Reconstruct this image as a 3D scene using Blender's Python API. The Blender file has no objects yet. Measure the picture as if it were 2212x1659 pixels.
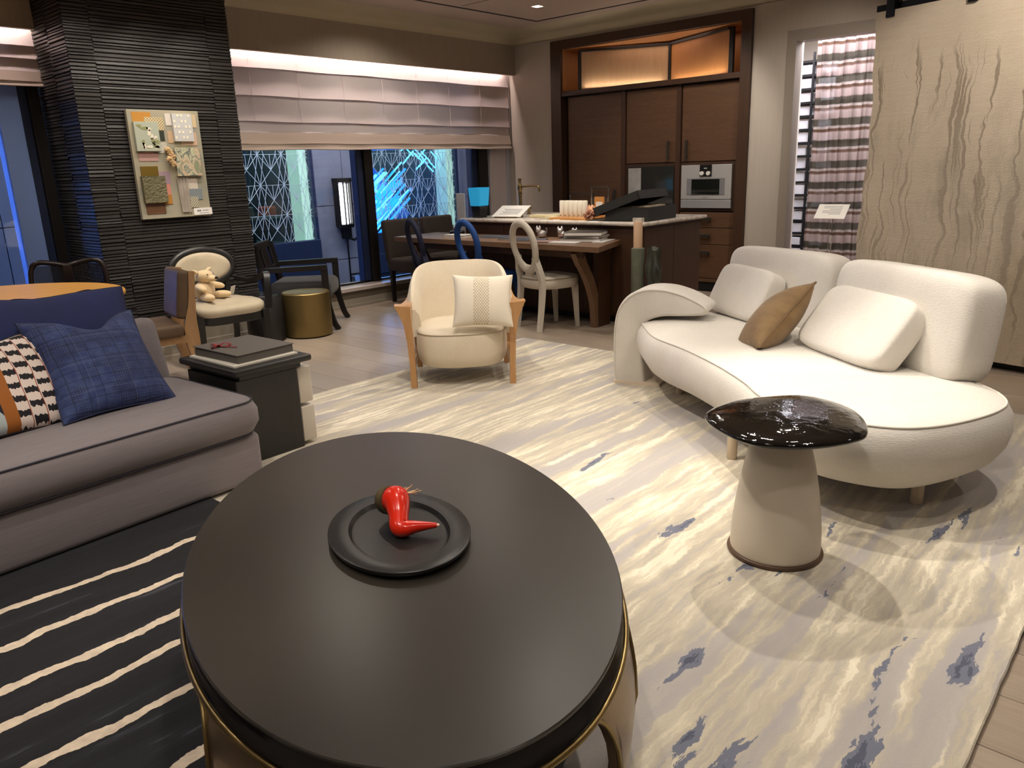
import bpy, bmesh, math, random
from math import pi, sin, cos, radians, sqrt
from mathutils import Matrix, Vector, Euler
random.seed(7)
S = bpy.context.scene
COL = S.collection

# ------------------------------------------------------------------ camera, world, lights, exposure
cam = bpy.data.cameras.new('camera'); cam.sensor_width = 36.0; cam.sensor_fit = 'HORIZONTAL'
cam.lens = 1668.0 / 2212.0 * 36.0; cam.clip_start = 0.05; cam.clip_end = 200
cam_o = bpy.data.objects.new('camera', cam); COL.objects.link(cam_o)
CR = [[0.66512501, 0.22113869, -0.71323657], [-0.74603395, 0.15549666, -0.64749836], [-0.03228104, 0.96276605, 0.26840169]]
mw = Matrix(CR).to_4x4(); mw.translation = Vector((0, 0, 1.38)); cam_o.matrix_world = mw
S.camera = cam_o
S.view_settings.view_transform = 'Standard'; S.view_settings.look = 'None'
S.view_settings.gamma = 1.0; S.view_settings.use_curve_mapping = False
S.view_settings.exposure = 0.42

wd = bpy.data.worlds.new('dusk'); S.world = wd; wd.use_nodes = True
bg = wd.node_tree.nodes['Background']
bg.inputs[0].default_value = (0.10, 0.15, 0.30, 1); bg.inputs[1].default_value = 0.6

cy = S.cycles; cy.use_light_tree = False; cy.max_bounces = 4; cy.diffuse_bounces = 3; cy.glossy_bounces = 2; cy.transmission_bounces = 4; cy.transparent_max_bounces = 6
cy.caustics_reflective = False; cy.caustics_refractive = False

CEIL = 2.974
def aim(o, target):
    d = Vector(target) - o.location
    o.rotation_euler = d.to_track_quat('-Z', 'Y').to_euler()
def spot(loc, target, power, angle=55, blend=0.55, radius=0.035, col=(1.0, 0.905, 0.79)):
    l = bpy.data.lights.new('downlight_or_fill', 'SPOT'); l.energy = power; l.spot_size = radians(angle); l.spot_blend = blend
    l.shadow_soft_size = radius; l.color = col
    o = bpy.data.objects.new('downlight_or_fill', l); COL.objects.link(o); o.location = loc; aim(o, target); return o
def area(loc, target, power, sx, sy, col=(1, 0.85, 0.68)):
    l = bpy.data.lights.new('strip_or_fill_light', 'AREA'); l.energy = power; l.shape = 'RECTANGLE'; l.size = sx; l.size_y = sy; l.color = col
    o = bpy.data.objects.new('strip_or_fill_light', l); COL.objects.link(o); o.location = loc; aim(o, target); return o
# ceiling spots: (lamp position), (where it points), power, cone
SPOTS = [((3.9, 1.9, 2.95), (2.55, 0.75, 0.0), 210, 52), ((2.6, 2.0, 2.95), (2.6, 1.1, 0.0), 120, 60),
         ((2.1, 2.9, 2.95), (3.2, 1.5, 0.42), 190, 55), ((3.0, 0.2, 2.95), (3.5, 1.3, 0.42), 120, 60),
         ((2.3, 2.7, 2.95), (3.4, 3.6, 0.3), 150, 50), ((4.3, 3.2, 2.95), (3.2, 3.3, 0.0), 110, 60),
         ((1.0, 0.9, 2.95), (1.5, 1.2, 0.4), 60, 70), ((0.2, 1.2, 2.95), (0.7, 2.4, 0.0), 150, 50),
         ((0.6, 2.2, 2.95), (1.1, 3.2, 0.4), 95, 60),
         ((2.0, 4.4, 2.95), (2.9, 6.27, 1.55), 85, 42), ((2.5, 4.6, 2.95), (3.0, 5.8, 0.5), 130, 40),
         ((1.3, 4.4, 2.95), (1.4, 5.3, 0.74), 150, 46), ((4.2, 4.9, 2.95), (4.3, 5.4, 0.0), 90, 60),
         ((4.6, 3.6, 2.95), (5.2, 4.3, 0.4), 90, 55), ((5.2, 4.6, 2.95), (6.0, 4.7, 0.9), 90, 45),
         ((6.63, 5.5, 2.95), (6.0, 5.0, 0.9), 50, 60), ((6.2, 3.6, 2.95), (7.76, 4.3, 1.5), 75, 60),
         ((4.7, 0.6, 2.95), (5.95, 1.3, 1.7), 150, 55), ((4.4, -0.4, 2.95), (5.7, 0.9, 1.2), 70, 60),
         ((6.2, 2.3, 2.95), (7.76, 3.0, 1.6), 30, 70)]
for a, b, p, an in SPOTS: spot(a, b, p * .60, an)
# rows of wide unseen spots added to fill the shadows
for x, y in ((-.8, 0.0), (-.8, 2.4), (1.2, -.6), (1.6, 1.9), (3.4, .9), (3.3, 2.7), (1.0, 4.2), (3.1, 4.6), (4.9, 2.6), (5.0, 4.9), (6.7, 4.2), (6.7, 2.6), (5.3, 6.1), (.6, 5.9), (4.4, -.8)):
    spot((x, y, 2.955), (x, y, 0), 25, 150, 0.6, .04)
# unseen spots added to brighten the dark pillar
for x in (2.5, 3.0, 3.45): spot((x, 5.5, 2.95), (x, 6.3, 1.2), 26, 80, .7)
# LED strips in the window valance, the cabinet niche and the room beyond the opening
area((5.75, 6.888, 2.585), (5.75, 6.915, 2.0), 15, 3.7, 0.02, (1.0, 0.80, 0.74))
area((1.3, 6.888, 2.585), (1.3, 6.915, 2.0), 8, 2.0, 0.02, (1.0, 0.80, 0.74))
area((8.5, 2.8, 2.75), (8.5, 2.8, 0), 80, 1.0, 2.0, (0.95, 0.92, 1.0))

# ------------------------------------------------------------------ geometry helpers (lists of verts, faces)
def xf(g, m): return ([m @ Vector(v) for v in g[0]], g[1])
def T(x=0, y=0, z=0): return Matrix.Translation((x, y, z))
def RX(a): return Matrix.Rotation(radians(a), 4, 'X')
def RY(a): return Matrix.Rotation(radians(a), 4, 'Y')
def RZ(a): return Matrix.Rotation(radians(a), 4, 'Z')
def SC(x, y, z): return Matrix.Diagonal((x, y, z, 1))
def join(*gs):
    v, f = [], []
    for g in gs:
        n = len(v); v += list(g[0]); f += [tuple(i + n for i in q) for q in g[1]]
    return v, f
def frombm(bm):
    bm.verts.index_update(); r = ([x.co.copy() for x in bm.verts], [tuple(x.index for x in q.verts) for q in bm.faces]); bm.free(); return r
def box(sx, sy, sz, bev=0.0, seg=2, c=(0, 0, 0)):
    bm = bmesh.new(); bmesh.ops.create_cube(bm, size=1.0)
    for v in bm.verts: v.co = Vector((v.co.x * sx, v.co.y * sy, v.co.z * sz))
    if bev > 0: bmesh.ops.bevel(bm, geom=list(bm.edges), offset=min(bev, min(sx, sy, sz) * .49), segments=seg, profile=0.5, affect='EDGES')
    return xf(frombm(bm), T(*c))
def bx(x0, x1, y0, y1, z0, z1, bev=0.0, seg=2):
    return box(abs(x1 - x0), abs(y1 - y0), abs(z1 - z0), bev, seg, ((x0 + x1) / 2, (y0 + y1) / 2, (z0 + z1) / 2))
def prism(poly, z0, z1, bev=0.0, seg=2):
    bm = bmesh.new(); vs = [bm.verts.new((p[0], p[1], z0)) for p in poly]; f = bm.faces.new(vs)
    r = bmesh.ops.extrude_face_region(bm, geom=[f]); up = [e for e in r['geom'] if isinstance(e, bmesh.types.BMVert)]
    for v in up: v.co.z = z1
    bmesh.ops.recalc_face_normals(bm, faces=bm.faces)
    if bev > 0:
        ed = [e for e in bm.edges if abs(e.verts[0].co.z - e.verts[1].co.z) < 1e-6]
        bmesh.ops.bevel(bm, geom=ed, offset=bev, segments=seg, profile=0.5, affect='EDGES')
    return frombm(bm)
def loft(rings, cap=True, closed=True):
    n = len(rings[0]); v = [p for r in rings for p in r]; f = []
    for i in range(len(rings) - 1):
        for j in range(n if closed else n - 1):
            k = (j + 1) % n; f.append((i * n + j, i * n + k, (i + 1) * n + k, (i + 1) * n + j))
    if cap:
        f.append(tuple(range(n - 1, -1, -1))); b = (len(rings) - 1) * n; f.append(tuple(b + j for j in range(n)))
    return v, f
def lathe(prof, n=32, cap=True): return loft([[Vector((r * cos(2 * pi * j / n), r * sin(2 * pi * j / n), z)) for j in range(n)] for r, z in prof], cap)
def spline(pts, n=6, closed=False):
    P = [Vector(p) for p in pts]; L = len(P); out = []
    rng = L if closed else L - 1
    for i in range(rng):
        p0 = P[(i - 1) % L] if closed or i > 0 else P[i] * 2 - P[i + 1]
        p1 = P[i]; p2 = P[(i + 1) % L]; p3 = P[(i + 2) % L] if closed or i + 2 < L else p2 * 2 - p1
        for k in range(n):
            t = k / n; out.append(0.5 * ((2 * p1) + (p2 - p0) * t + (2 * p0 - 5 * p1 + 4 * p2 - p3) * t * t + (3 * p1 - p0 - 3 * p2 + p3) * t ** 3))
    if not closed: out.append(P[-1])
    return out
def tube(pts, rad, n=10, closed=False, flat=None, up=None):
    """flat: (a,b) elliptical section multipliers; rad: number or list"""
    P = [Vector(p) for p in pts]; L = len(P); R = rad if isinstance(rad, (list, tuple)) else [rad] * L
    rings = []; prev = Vector(up) if up else None
    for i in range(L):
        if closed: t = P[(i + 1) % L] - P[(i - 1) % L]
        else: t = P[min(i + 1, L - 1)] - P[max(i - 1, 0)]
        t.normalize()
        if prev is None: prev = Vector((0, 0, 1)) if abs(t.z) < .9 else Vector((1, 0, 0))
        u = (prev - t * prev.dot(t))
        if u.length < 1e-5: u = t.orthogonal()
        u.normalize(); w = t.cross(u)
        if not up: prev = u
        a, b = flat if flat else (1, 1)
        rings.append([P[i] + u * (R[i] * a * cos(2 * pi * j / n)) + w * (R[i] * b * sin(2 * pi * j / n)) for j in range(n)])
    if closed:
        v, f = loft(rings, False); q = (L - 1) * n
        for j in range(n):
            k = (j + 1) % n; f.append((q + j, q + k, k, j))
        return v, f
    return loft(rings, True)
def rail(pts, w, h, up=(0, 0, 1)):
    """rectangular bar along a path; w,h numbers or lists; h along up"""
    P = [Vector(p) for p in pts]; L = len(P); rings = []; U = Vector(up)
    for i in range(L):
        t = (P[min(i + 1, L - 1)] - P[max(i - 1, 0)]).normalized(); u = (U - t * U.dot(t)).normalized(); s = t.cross(u)
        a = (w[i] if isinstance(w, (list, tuple)) else w) / 2; b = (h[i] if isinstance(h, (list, tuple)) else h) / 2
        rings.append([P[i] + s * a + u * b, P[i] - s * a + u * b, P[i] - s * a - u * b, P[i] + s * a - u * b])
    return loft(rings, True)
def sq(w, p): return math.copysign(abs(w) ** p, w)
def superq(sx, sy, sz, e1=0.35, e2=0.35, nu=32, nv=18):
    rings = []
    for i in range(nv + 1):
        a = -pi / 2 + pi * i / nv
        a = max(-pi / 2 + .02, min(pi / 2 - .02, a)); ca, sa = sq(cos(a), e1), sq(sin(a), e1)
        rings.append([Vector((sx / 2 * ca * sq(cos(2 * pi * j / nu), e2), sy / 2 * ca * sq(sin(2 * pi * j / nu), e2), sz / 2 * sa)) for j in range(nu)])
    return loft(rings, True)
def pillow(w, h, t, n=22, pull=0.07, ex=2.3, sag=0.0):
    """knife-edge cushion in local x (width), y (height), z thickness; corners pulled out to ears; sag dents the top edge"""
    v, f = [], []
    def P(a, b, s):
        u, q = a, b
        e = 1 - pull * (1 - u * u) * abs(q) ** 3 ; g = 1 - pull * (1 - q * q) * abs(u) ** 3
        x = u * w / 2 * g; y = q * h / 2 * e
        if sag and q > 0: y -= sag * math.exp(-((u - .12) / .42) ** 2) * (1 - u * u) * q * q
        th = max(0.0, (1 - abs(u) ** ex) * (1 - abs(q) ** ex)) ** 0.55 * t / 2
        return Vector((x, y, s * (th + 0.004)))
    for s in (1, -1):
        b0 = len(v)
        for i in range(n + 1):
            for j in range(n + 1): v.append(P(-1 + 2 * j / n, -1 + 2 * i / n, s))
        for i in range(n):
            for j in range(n):
                q = (b0 + i * (n + 1) + j, b0 + i * (n + 1) + j + 1, b0 + (i + 1) * (n + 1) + j + 1, b0 + (i + 1) * (n + 1) + j)
                f.append(q if s > 0 else q[::-1])
    N = (n + 1) ** 2
    ring = [j for j in range(n + 1)] + [i * (n + 1) + n for i in range(1, n + 1)] + [n * (n + 1) + j for j in range(n - 1, -1, -1)] + [i * (n + 1) for i in range(n - 1, 0, -1)]
    for k in range(len(ring)):
        a, b = ring[k], ring[(k + 1) % len(ring)]; f.append((a, a + N, b + N, b))
    return v, f
def pillow_edge(w, h, pull=0.07, sag=0.0, n=14):
    pts = []
    for k in range(4 * n):
        s, t = divmod(k, n); a = -1 + 2 * t / n
        u, q = [(a, -1), (1, a), (-a, 1), (-1, -a)][s]
        x = u * w / 2 * (1 - pull * (1 - q * q) * abs(u) ** 3); y = q * h / 2 * (1 - pull * (1 - u * u) * abs(q) ** 3)
        if sag and q > 0: y -= sag * math.exp(-((u - .12) / .42) ** 2) * (1 - u * u) * q * q
        pts.append((x, y, 0))
    return pts
def mesh(name, g, mat, parent=None, smooth=None, loc=None, rot=None):
    me = bpy.data.meshes.new(name); me.from_pydata([tuple(v) for v in g[0]], [], g[1])
    bm = bmesh.new(); bm.from_mesh(me); bmesh.ops.recalc_face_normals(bm, faces=bm.faces); bm.to_mesh(me); bm.free()
    if smooth is not None:
        for p in me.polygons: p.use_smooth = True
        me.set_sharp_from_angle(angle=radians(smooth))
    if mat: me.materials.append(mat)
    return link(name, me, parent, loc, rot)
def link(name, me, parent=None, loc=None, rot=None):
    o = bpy.data.objects.new(name, me); COL.objects.link(o)
    if parent: o.parent = parent
    if loc: o.location = loc
    if rot: o.rotation_euler = rot
    return o
def tag(o, label, cat, group=None):
    o['label'] = label; o['category'] = cat
    if group: o['group'] = group
    return o
def thing(name, label, cat, loc=(0, 0, 0), rz=0.0, group=None):
    o = bpy.data.objects.new(name, None); COL.objects.link(o); o.empty_display_size = 0.1
    o.location = loc; o.rotation_euler = (0, 0, radians(rz)); return tag(o, label, cat, group)
def struct(name, g, mat, smooth=None, parent=None):
    o = mesh(name, g, mat, parent, smooth)
    if not parent: o['kind'] = 'structure'
    return o
def dup(o, parent=None, loc=None, rz=None):
    c = o.copy(); COL.objects.link(c); c.parent = parent
    for ch in list(o.children): dup(ch, c)
    if loc is not None: c.location = loc
    if rz is not None: c.rotation_euler = (0, 0, radians(rz))
    return c

# ------------------------------------------------------------------ materials
def srgb(r, g, b):
    f = lambda c: (c / 255 / 12.92) if c / 255 <= 0.04045 else ((c / 255 + 0.055) / 1.055) ** 2.4
    return (f(r), f(g), f(b), 1)
class NT:
    def __init__(s, name):
        s.m = bpy.data.materials.new(name); s.m.use_nodes = True; s.t = s.m.node_tree; s.n = s.t.nodes; s.l = s.t.links
        s.b = s.n['Principled BSDF']; s.out = s.n['Material Output']; s._tc = None
    def node(s, typ, **kw):
        x = s.n.new(typ)
        for k, v in kw.items(): setattr(x, k, v)
        return x
    def tc(s, kind='Object'):
        if not s._tc: s._tc = s.node('ShaderNodeTexCoord')
        return s._tc.outputs[kind]
    def mapping(s, scale=(1, 1, 1), rot=(0, 0, 0), loc=(0, 0, 0), src=None):
        x = s.node('ShaderNodeMapping'); s.l.new(src or s.tc(), x.inputs[0]); x.inputs['Scale'].default_value = scale
        x.inputs['Rotation'].default_value = rot; x.inputs['Location'].default_value = loc; return x.outputs[0]
    def noise(s, vec, scale, detail=3, rough=0.55, dist=0.0):
        x = s.node('ShaderNodeTexNoise'); s.l.new(vec, x.inputs['Vector']); x.inputs['Scale'].default_value = scale
        x.inputs['Detail'].default_value = detail; x.inputs['Roughness'].default_value = rough; x.inputs['Distortion'].default_value = dist
        return x.outputs[0]
    def ramp(s, fac, stops, interp='LINEAR'):
        x = s.node('ShaderNodeValToRGB'); s.l.new(fac, x.inputs[0]); cr = x.color_ramp; cr.interpolation = interp
        cr.elements[0].position = stops[0][0]; cr.elements[0].color = stops[0][1]
        cr.elements[1].position = stops[-1][0]; cr.elements[1].color = stops[-1][1]
        for p, c in stops[1:-1]:
            e = cr.elements.new(p); e.color = c
        return x.outputs[0]
    def mix(s, fac, a, b, blend='MIX'):
        x = s.node('ShaderNodeMixRGB', blend_type=blend)
        for i, v in enumerate((fac, a, b)):
            if isinstance(v, (int, float)): x.inputs[i].default_value = v
            elif isinstance(v, tuple): x.inputs[i].default_value = v
            else: s.l.new(v, x.inputs[i])
        return x.outputs[0]
    def math(s, op, a, b=0.0, c=None):
        x = s.node('ShaderNodeMath', operation=op)
        for i, v in enumerate((a, b) if c is None else (a, b, c)):
            if isinstance(v, (int, float)): x.inputs[i].default_value = v
            else: s.l.new(v, x.inputs[i])
        return x.outputs[0]
    def sep(s, vec):
        x = s.node('ShaderNodeSeparateXYZ'); s.l.new(vec, x.inputs[0]); return x.outputs
    def bump(s, h, strength=0.3, dist=0.01):
        x = s.node('ShaderNodeBump'); s.l.new(h, x.inputs['Height']); x.inputs['Strength'].default_value = strength; x.inputs['Distance'].default_value = dist
        s.l.new(x.outputs[0], s.b.inputs['Normal'])
    def set(s, **kw):
        for k, v in kw.items():
            i = s.b.inputs[k.replace('_', ' ')]
            if hasattr(v, 'is_linked') or hasattr(v, 'links'): s.l.new(v, i)
            else: i.default_value = v
        return s
def M(name, col, rough=0.5, metal=0.0, var=None, vs=(1, 1, 1), scale=6.0, bump=0.0, bscale=80.0, bvs=None, bd=0.004, spec=None, coat=0.0, sheen=0.0, trans=0.0, alpha=1.0, emit=None, es=1.0, detail=4):
    t = NT(name)
    if var: t.set(Base_Color=t.ramp(t.noise(t.mapping(vs), scale, detail), [(0.3, col), (0.72, var)]))
    else: t.set(Base_Color=col)
    t.set(Roughness=rough, Metallic=metal)
    if spec is not None: t.b.inputs['Specular IOR Level'].default_value = spec
    if coat: t.b.inputs['Coat Weight'].default_value = coat; t.b.inputs['Coat Roughness'].default_value = 0.05
    if sheen: t.b.inputs['Sheen Weight'].default_value = sheen; t.b.inputs['Sheen Roughness'].default_value = 0.6
    if trans: t.b.inputs['Transmission Weight'].default_value = trans
    if alpha < 1: t.b.inputs['Alpha'].default_value = alpha
    if bump: t.bump(t.noise(t.mapping(bvs or (1, 1, 1)), bscale, 3), bump, bd)
    if emit: t.m.cycles.emission_sampling = 'NONE'; t.b.inputs['Emission Color'].default_value = emit; t.b.inputs['Emission Strength'].default_value = es
    return t.m
def wood(name, a, b, axis='Z', rough=0.45, fine=60, bump=0.15):
    st = {'X': (1.2, 14, 14), 'Y': (14, 1.2, 14), 'Z': (14, 14, 1.2)}[axis]
    t = NT(name); n1 = t.noise(t.mapping(st), 1.6, 6, 0.65, 0.6); n2 = t.noise(t.mapping(tuple(x * 5 for x in st)), 2.0, 3)
    c = t.mix(0.5, t.ramp(n1, [(0.28, a), (0.7, b)]), t.ramp(n2, [(0.3, a), (0.7, b)]))
    t.set(Base_Color=c, Roughness=rough); t.bump(n2, bump, 0.002); return t.m

m_wall = M('wall_paint', srgb(196, 186, 174), 0.75, var=srgb(188, 178, 166), vs=(40, 40, 1.0), scale=3, bump=0.08, bscale=60, bvs=(6, 6, .3))
m_val = M('valance_fabric', srgb(172, 160, 144), 0.8, var=srgb(165, 152, 136), vs=(30, 30, 1), scale=3)
m_cove = M('coving_paint', srgb(205, 195, 168), 0.6)
m_ceil = M('ceiling_paint', srgb(196, 180, 168), 0.6)
m_black = M('black_gap', srgb(10, 9, 9), 0.6)
m_white = M('white_paint', srgb(225, 218, 208), 0.5)
m_skirt = M('skirting_paint', srgb(168, 160, 146), 0.5)
m_bframe = M('bronze_frame', srgb(46, 42, 40), 0.4, metal=0.4)
m_nframe = M('navy_frame', srgb(40, 52, 84), 0.45)
m_iron = M('black_iron', srgb(22, 21, 21), 0.45, metal=0.6)
m_brass = M('aged_brass', srgb(158, 136, 90), 0.34, metal=1.0, var=srgb(126, 106, 68), scale=9)
m_steel = M('polished_steel', srgb(200, 196, 190), 0.22, metal=1.0)
m_paper = M('paper_white', srgb(232, 228, 222), 0.7)
m_blackpl = M('black_plastic', srgb(18, 18, 18), 0.35)

# ================================================================== SETTING
CX, WY = 7.764, 6.82
# ---- floor: slab with recessed joints, planks laid along y
floor = struct('floor', bx(-2.2, 10.0, -2.2, 7.05, -0.12, -0.006), M('floor_joint', srgb(120, 108, 96), 0.8))
def plank_mat():
    t = NT('oak_plank'); oi = t.node('ShaderNodeObjectInfo'); rnd = oi.outputs['Random']
    loc = t.node('ShaderNodeCombineXYZ'); t.l.new(t.math('MULTIPLY', rnd, 37.0), loc.inputs[0]); t.l.new(t.math('MULTIPLY', rnd, 91.0), loc.inputs[1])
    add = t.node('ShaderNodeVectorMath', operation='ADD'); t.l.new(t.tc(), add.inputs[0]); t.l.new(loc.outputs[0], add.inputs[1])
    n1 = t.noise(t.mapping((9, 0.7, 9), src=add.outputs[0]), 1.5, 6, 0.62, 1.2)
    n2 = t.noise(t.mapping((70, 2.2, 20), src=add.outputs[0]), 1.5, 3)
    c = t.ramp(n1, [(0.28, srgb(142, 124, 106)), (0.5, srgb(168, 152, 134)), (0.75, srgb(152, 140, 130))])
    c = t.mix(0.35, c, t.ramp(n2, [(0.3, srgb(120, 103, 88)), (0.7, srgb(190, 176, 158))]))
    c = t.mix(0.55, c, t.ramp(rnd, [(0.0, srgb(140, 126, 114)), (0.35, srgb(176, 160, 142)), (0.7, srgb(150, 134, 116)), (1.0, srgb(166, 156, 146))]))
    t.set(Base_Color=c, Roughness=t.ramp(n2, [(0.3, (.32, .32, .32, 1)), (.7, (.46, .46, .46, 1))])); t.bump(n2, 0.08, 0.002); return t.m
m_plank = plank_mat()
PW = 0.235; pk = {}
rp = random.Random(3)
for i in range(43):
    x = -2.1 + PW * (i + .5)
    if x > 7.75: break
    y = -2.1 - rp.random() * 1.6
    while y < 6.82:
        L = rp.choice([1.8, 2.2, 2.6]); a, b = max(y, -2.15), min(y + L, 6.82); y += L
        if b - a < .1: continue
        # planks well outside the view or wholly under the rugs and cabinets are left to the slab
        cxm, cym = x, (a + b) / 2
        if x < 0.3 or (x < 1.6 and b < 4.0) or (1.0 < x < 4.4 and .4 < a and b < 4.0) or (cym < -.6): continue
        key = round(b - a, 2)
        if key not in pk:
            g = box(PW - .0025, b - a - .0025, .012, .0015, 1); me = bpy.data.meshes.new('plank'); me.from_pydata([tuple(v) for v in g[0]], [], g[1]); me.materials.append(m_plank); pk[key] = me
        o = link('plank', pk[key], floor, (x, (a + b) / 2, -.006))
# ---- walls
OY0, OY1, OZ = 2.02, 3.27, 2.49            # opening in the cabinet wall
struct('wall_cabinet', join(bx(CX, CX + .12, 6.23, 7.05, 0, 2.86), bx(CX, CX + .12, OY1, 3.68, 0, 2.86), bx(CX, CX + .12, 3.68, 6.23, 2.812, 2.86),
       bx(CX, CX + .12, OY0, OY1, OZ, 2.86), bx(CX, CX + .12, -2.2, OY0, 0, 2.86)), m_wall)
struct('trim_1', join(bx(CX - .012, CX + .14, OY1 - .03, OY1 + .06, 0, OZ + .07), bx(CX - .012, CX + .14, OY0 - .07, OY1 - .03, OZ - .03, OZ + .07)), M('opening_frame', srgb(160, 150, 138), 0.6))
struct('trim_14', bx(CX + .14, CX + .20, OY1 - .02, OY1 + .05, 0, 2.85), m_white)
struct('wall_window', join(bx(-2.2, CX, WY, WY + .06, 0, .165), bx(-2.2, CX, 6.98, 7.1, 0, .15), bx(-2.2, CX, 6.98, 7.1, 2.62, 3.0)), M('dado_paint', srgb(120, 110, 94), 0.55))
struct('trim_2', join(bx(3.6, CX, WY - .03, 7.0, .165, .205, .004), bx(-2.2, 2.33, WY - .03, 7.0, .165, .205, .004)), M('sill_stone', srgb(214, 202, 196), 0.45))
struct('trim_3', join(bx(3.6, CX, WY - .012, WY, .0, .085, .003), bx(3.6, CX, WY - .03, WY, .0, .03, .003)), m_skirt)
struct('trim_4', bx(3.6, CX, WY, WY + .05, 2.50, 2.862), m_val)
struct('trim_5', bx(-2.2, 2.33, WY, WY + .05, 2.50, 2.862), m_val)
struct('trim_6', join(bx(-2.2, CX, WY + .05, 6.98, 2.60, 2.66)), m_white)
struct('wall_back', bx(-2.3, -2.2, -2.2, 7.05, 0, 3.0), m_wall)
struct('wall_right', bx(-2.2, 10.0, -2.3, -2.2, 0, 3.0), m_wall)
# ---- ceiling with coving and black slot
ceil = struct('ceiling', bx(-2.3, CX + .2, -2.3, 7.1, CEIL + .001, CEIL + .1), m_ceil)
def coving():
    n = 10; prof = [(.26 * (1 - cos(pi / 2 * k / n)) , .128 * sin(pi / 2 * k / n)) for k in range(n + 1)]
    prof = [(0, -.005)] + prof
    r1 = [Vector((-2.2, WY - d, 2.846 + z)) for d, z in prof]; r2 = [Vector((CX - d, WY - d, 2.846 + z)) for d, z in prof]; r3 = [Vector((CX - d, -2.2, 2.846 + z)) for d, z in prof]
    return loft([r1, r2, r3], False, False)
struct('trim_7', coving(), m_cove, 50)
struct('trim_8', join(bx(-2.0, 7.32, 6.06, 6.085, CEIL - .004, CEIL + .001), bx(7.295, 7.32, -2.0, 6.085, CEIL - .004, CEIL + .001)), m_black)
struct('trim_9', join(bx(6.05, 6.055, 3.6, 6.0, CEIL - .0025, CEIL + .001), bx(5.0, 6.055, 5.45, 5.455, CEIL - .0025, CEIL + .001)), M('hatch_line', srgb(120, 104, 94), .7))
dl = thing('recessed_downlight', 'small square recessed downlight glowing in the ceiling', 'ceiling light', (6.66, 5.52, CEIL))
mesh('trim_ring', join(bx(-.06, .06, -.06, -.045, -.006, 0), bx(-.06, .06, .045, .06, -.006, 0), bx(-.06, -.045, -.045, .045, -.006, 0), bx(.045, .06, -.045, .045, -.006, 0)), m_white, dl)
mesh('lamp', bx(-.04, .04, -.04, .04, -.004, -.001, .002), M('lamp_glow', (1, 1, 1, 1), emit=(1, .93, .82, 1), es=9.0), dl)
# ---- ridged black pillar
m_ridge = M('ridged_cladding', srgb(56, 53, 50), 0.42, var=srgb(40, 38, 37), vs=(1, 1, 30), scale=3, bump=.2, bscale=30, bvs=(1, 1, 10))
PX0, PX1, PY = 2.325, 3.605, 6.27
pillar = struct('wall_pillar', bx(PX0 + .03, PX1, PY + .03, 7.1, 0.0, CEIL), m_black)
def ridges(L, seed, z0=.19, z1=CEIL):
    r = random.Random(seed); prof = []; z = z0
    while z < z1:
        h = r.uniform(.016, .032); d = r.uniform(.010, .022); prof += [(0.002, z), (d, z + h * .18), (d * r.uniform(.75, 1), z + h * .78), (0.002, z + h * .97)]; z += h
    prof = [p for p in prof if p[1] < z1]; prof.append((0.002, z1))
    a = [Vector((0, -d, q)) for d, q in prof]; b = [Vector((L / 2, -d * .96 - .0008, q)) for d, q in prof]; c = [Vector((L, -d, q)) for d, q in prof]
    return loft([a, b, c], False, False)
for k, (xa, xb) in enumerate(((PX0 + .012, 2.518), (2.521, 3.408), (3.411, PX1))):
    mesh('ridged_panel', xf(ridges(xb - xa, k), T(xa, PY + .03, 0)), m_ridge, pillar)['kind'] = 'stuff'
for k, (ya, yb) in enumerate(((PY + .018, 6.62), (6.623, 7.0))):
    mesh('ridged_panel', xf(ridges(yb - ya, 10 + k), T(PX0 + .03, yb, 0) @ RZ(-90)), m_ridge, pillar)['kind'] = 'stuff'
mesh('skirting', join(bx(PX0 - .0, PX1 + .01, PY + .005, PY + .05, .0, .185, .003), bx(PX0 - .015, PX1 + .02, PY - .012, PY + .04, 0, .07, .003), bx(PX0 - .0, PX0 + .05, PY + .01, WY, 0, .185, .003)), m_skirt, pillar)
# ---- windows
m_glass = M('window_glass', (1, 1, 1, 1), 0.0, trans=1.0)
def glass():
    t = NT('clear_glazing'); t.n.remove(t.b); g = t.node('ShaderNodeBsdfGlossy'); g.inputs['Roughness'].default_value = .02
    tr = t.node('ShaderNodeBsdfTransparent'); tr.inputs[0].default_value = (.94, .97, 1, 1); fr = t.node('ShaderNodeFresnel'); fr.inputs[0].default_value = 1.35
    mx = t.node('ShaderNodeMixShader'); t.l.new(fr.outputs[0], mx.inputs[0]); t.l.new(tr.outputs[0], mx.inputs[1]); t.l.new(g.outputs[0], mx.inputs[2]); t.l.new(mx.outputs[0], t.out.inputs[0]); return t.m
m_glz = glass()
def window(n, x0, x1, mull):
    fr = join(bx(x0, x1, 7.0, 7.06, .205, .225), bx(x0, x1, 7.0, 7.06, 2.58, 2.62))
    o = struct('window_%d' % n, fr, m_bframe)
    ed = [x0] + [m for q in mull for m in q[:2]] + [x1]
    for k in range(0, len(ed), 2): mesh('pane', bx(ed[k], ed[k + 1], 7.02, 7.028, .22, 2.6), m_glz, o)
    for a, b in mull:
        mesh('mullion', bx(a, b, 6.965, 7.075, .205, 2.6, .004), m_bframe, o)
        mesh('outer_cap', bx(a - .075, a - .002, 7.0, 7.12, .205, 2.6, .004), m_nframe, o)
    return o
window(1, 3.6, 7.45, [(5.42, 5.53), (7.20, 7.36)])
w2 = window(2, -2.2, 2.33, [(2.25, 2.33), (.9, .98)])
mesh('outer_cap', bx(2.03, 2.185, 6.985, 7.14, .2, 2.6, .004), M('blue_lit_frame', srgb(128, 156, 214), .4), w2)  # blue light falling on this post is put into its base colour
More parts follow.
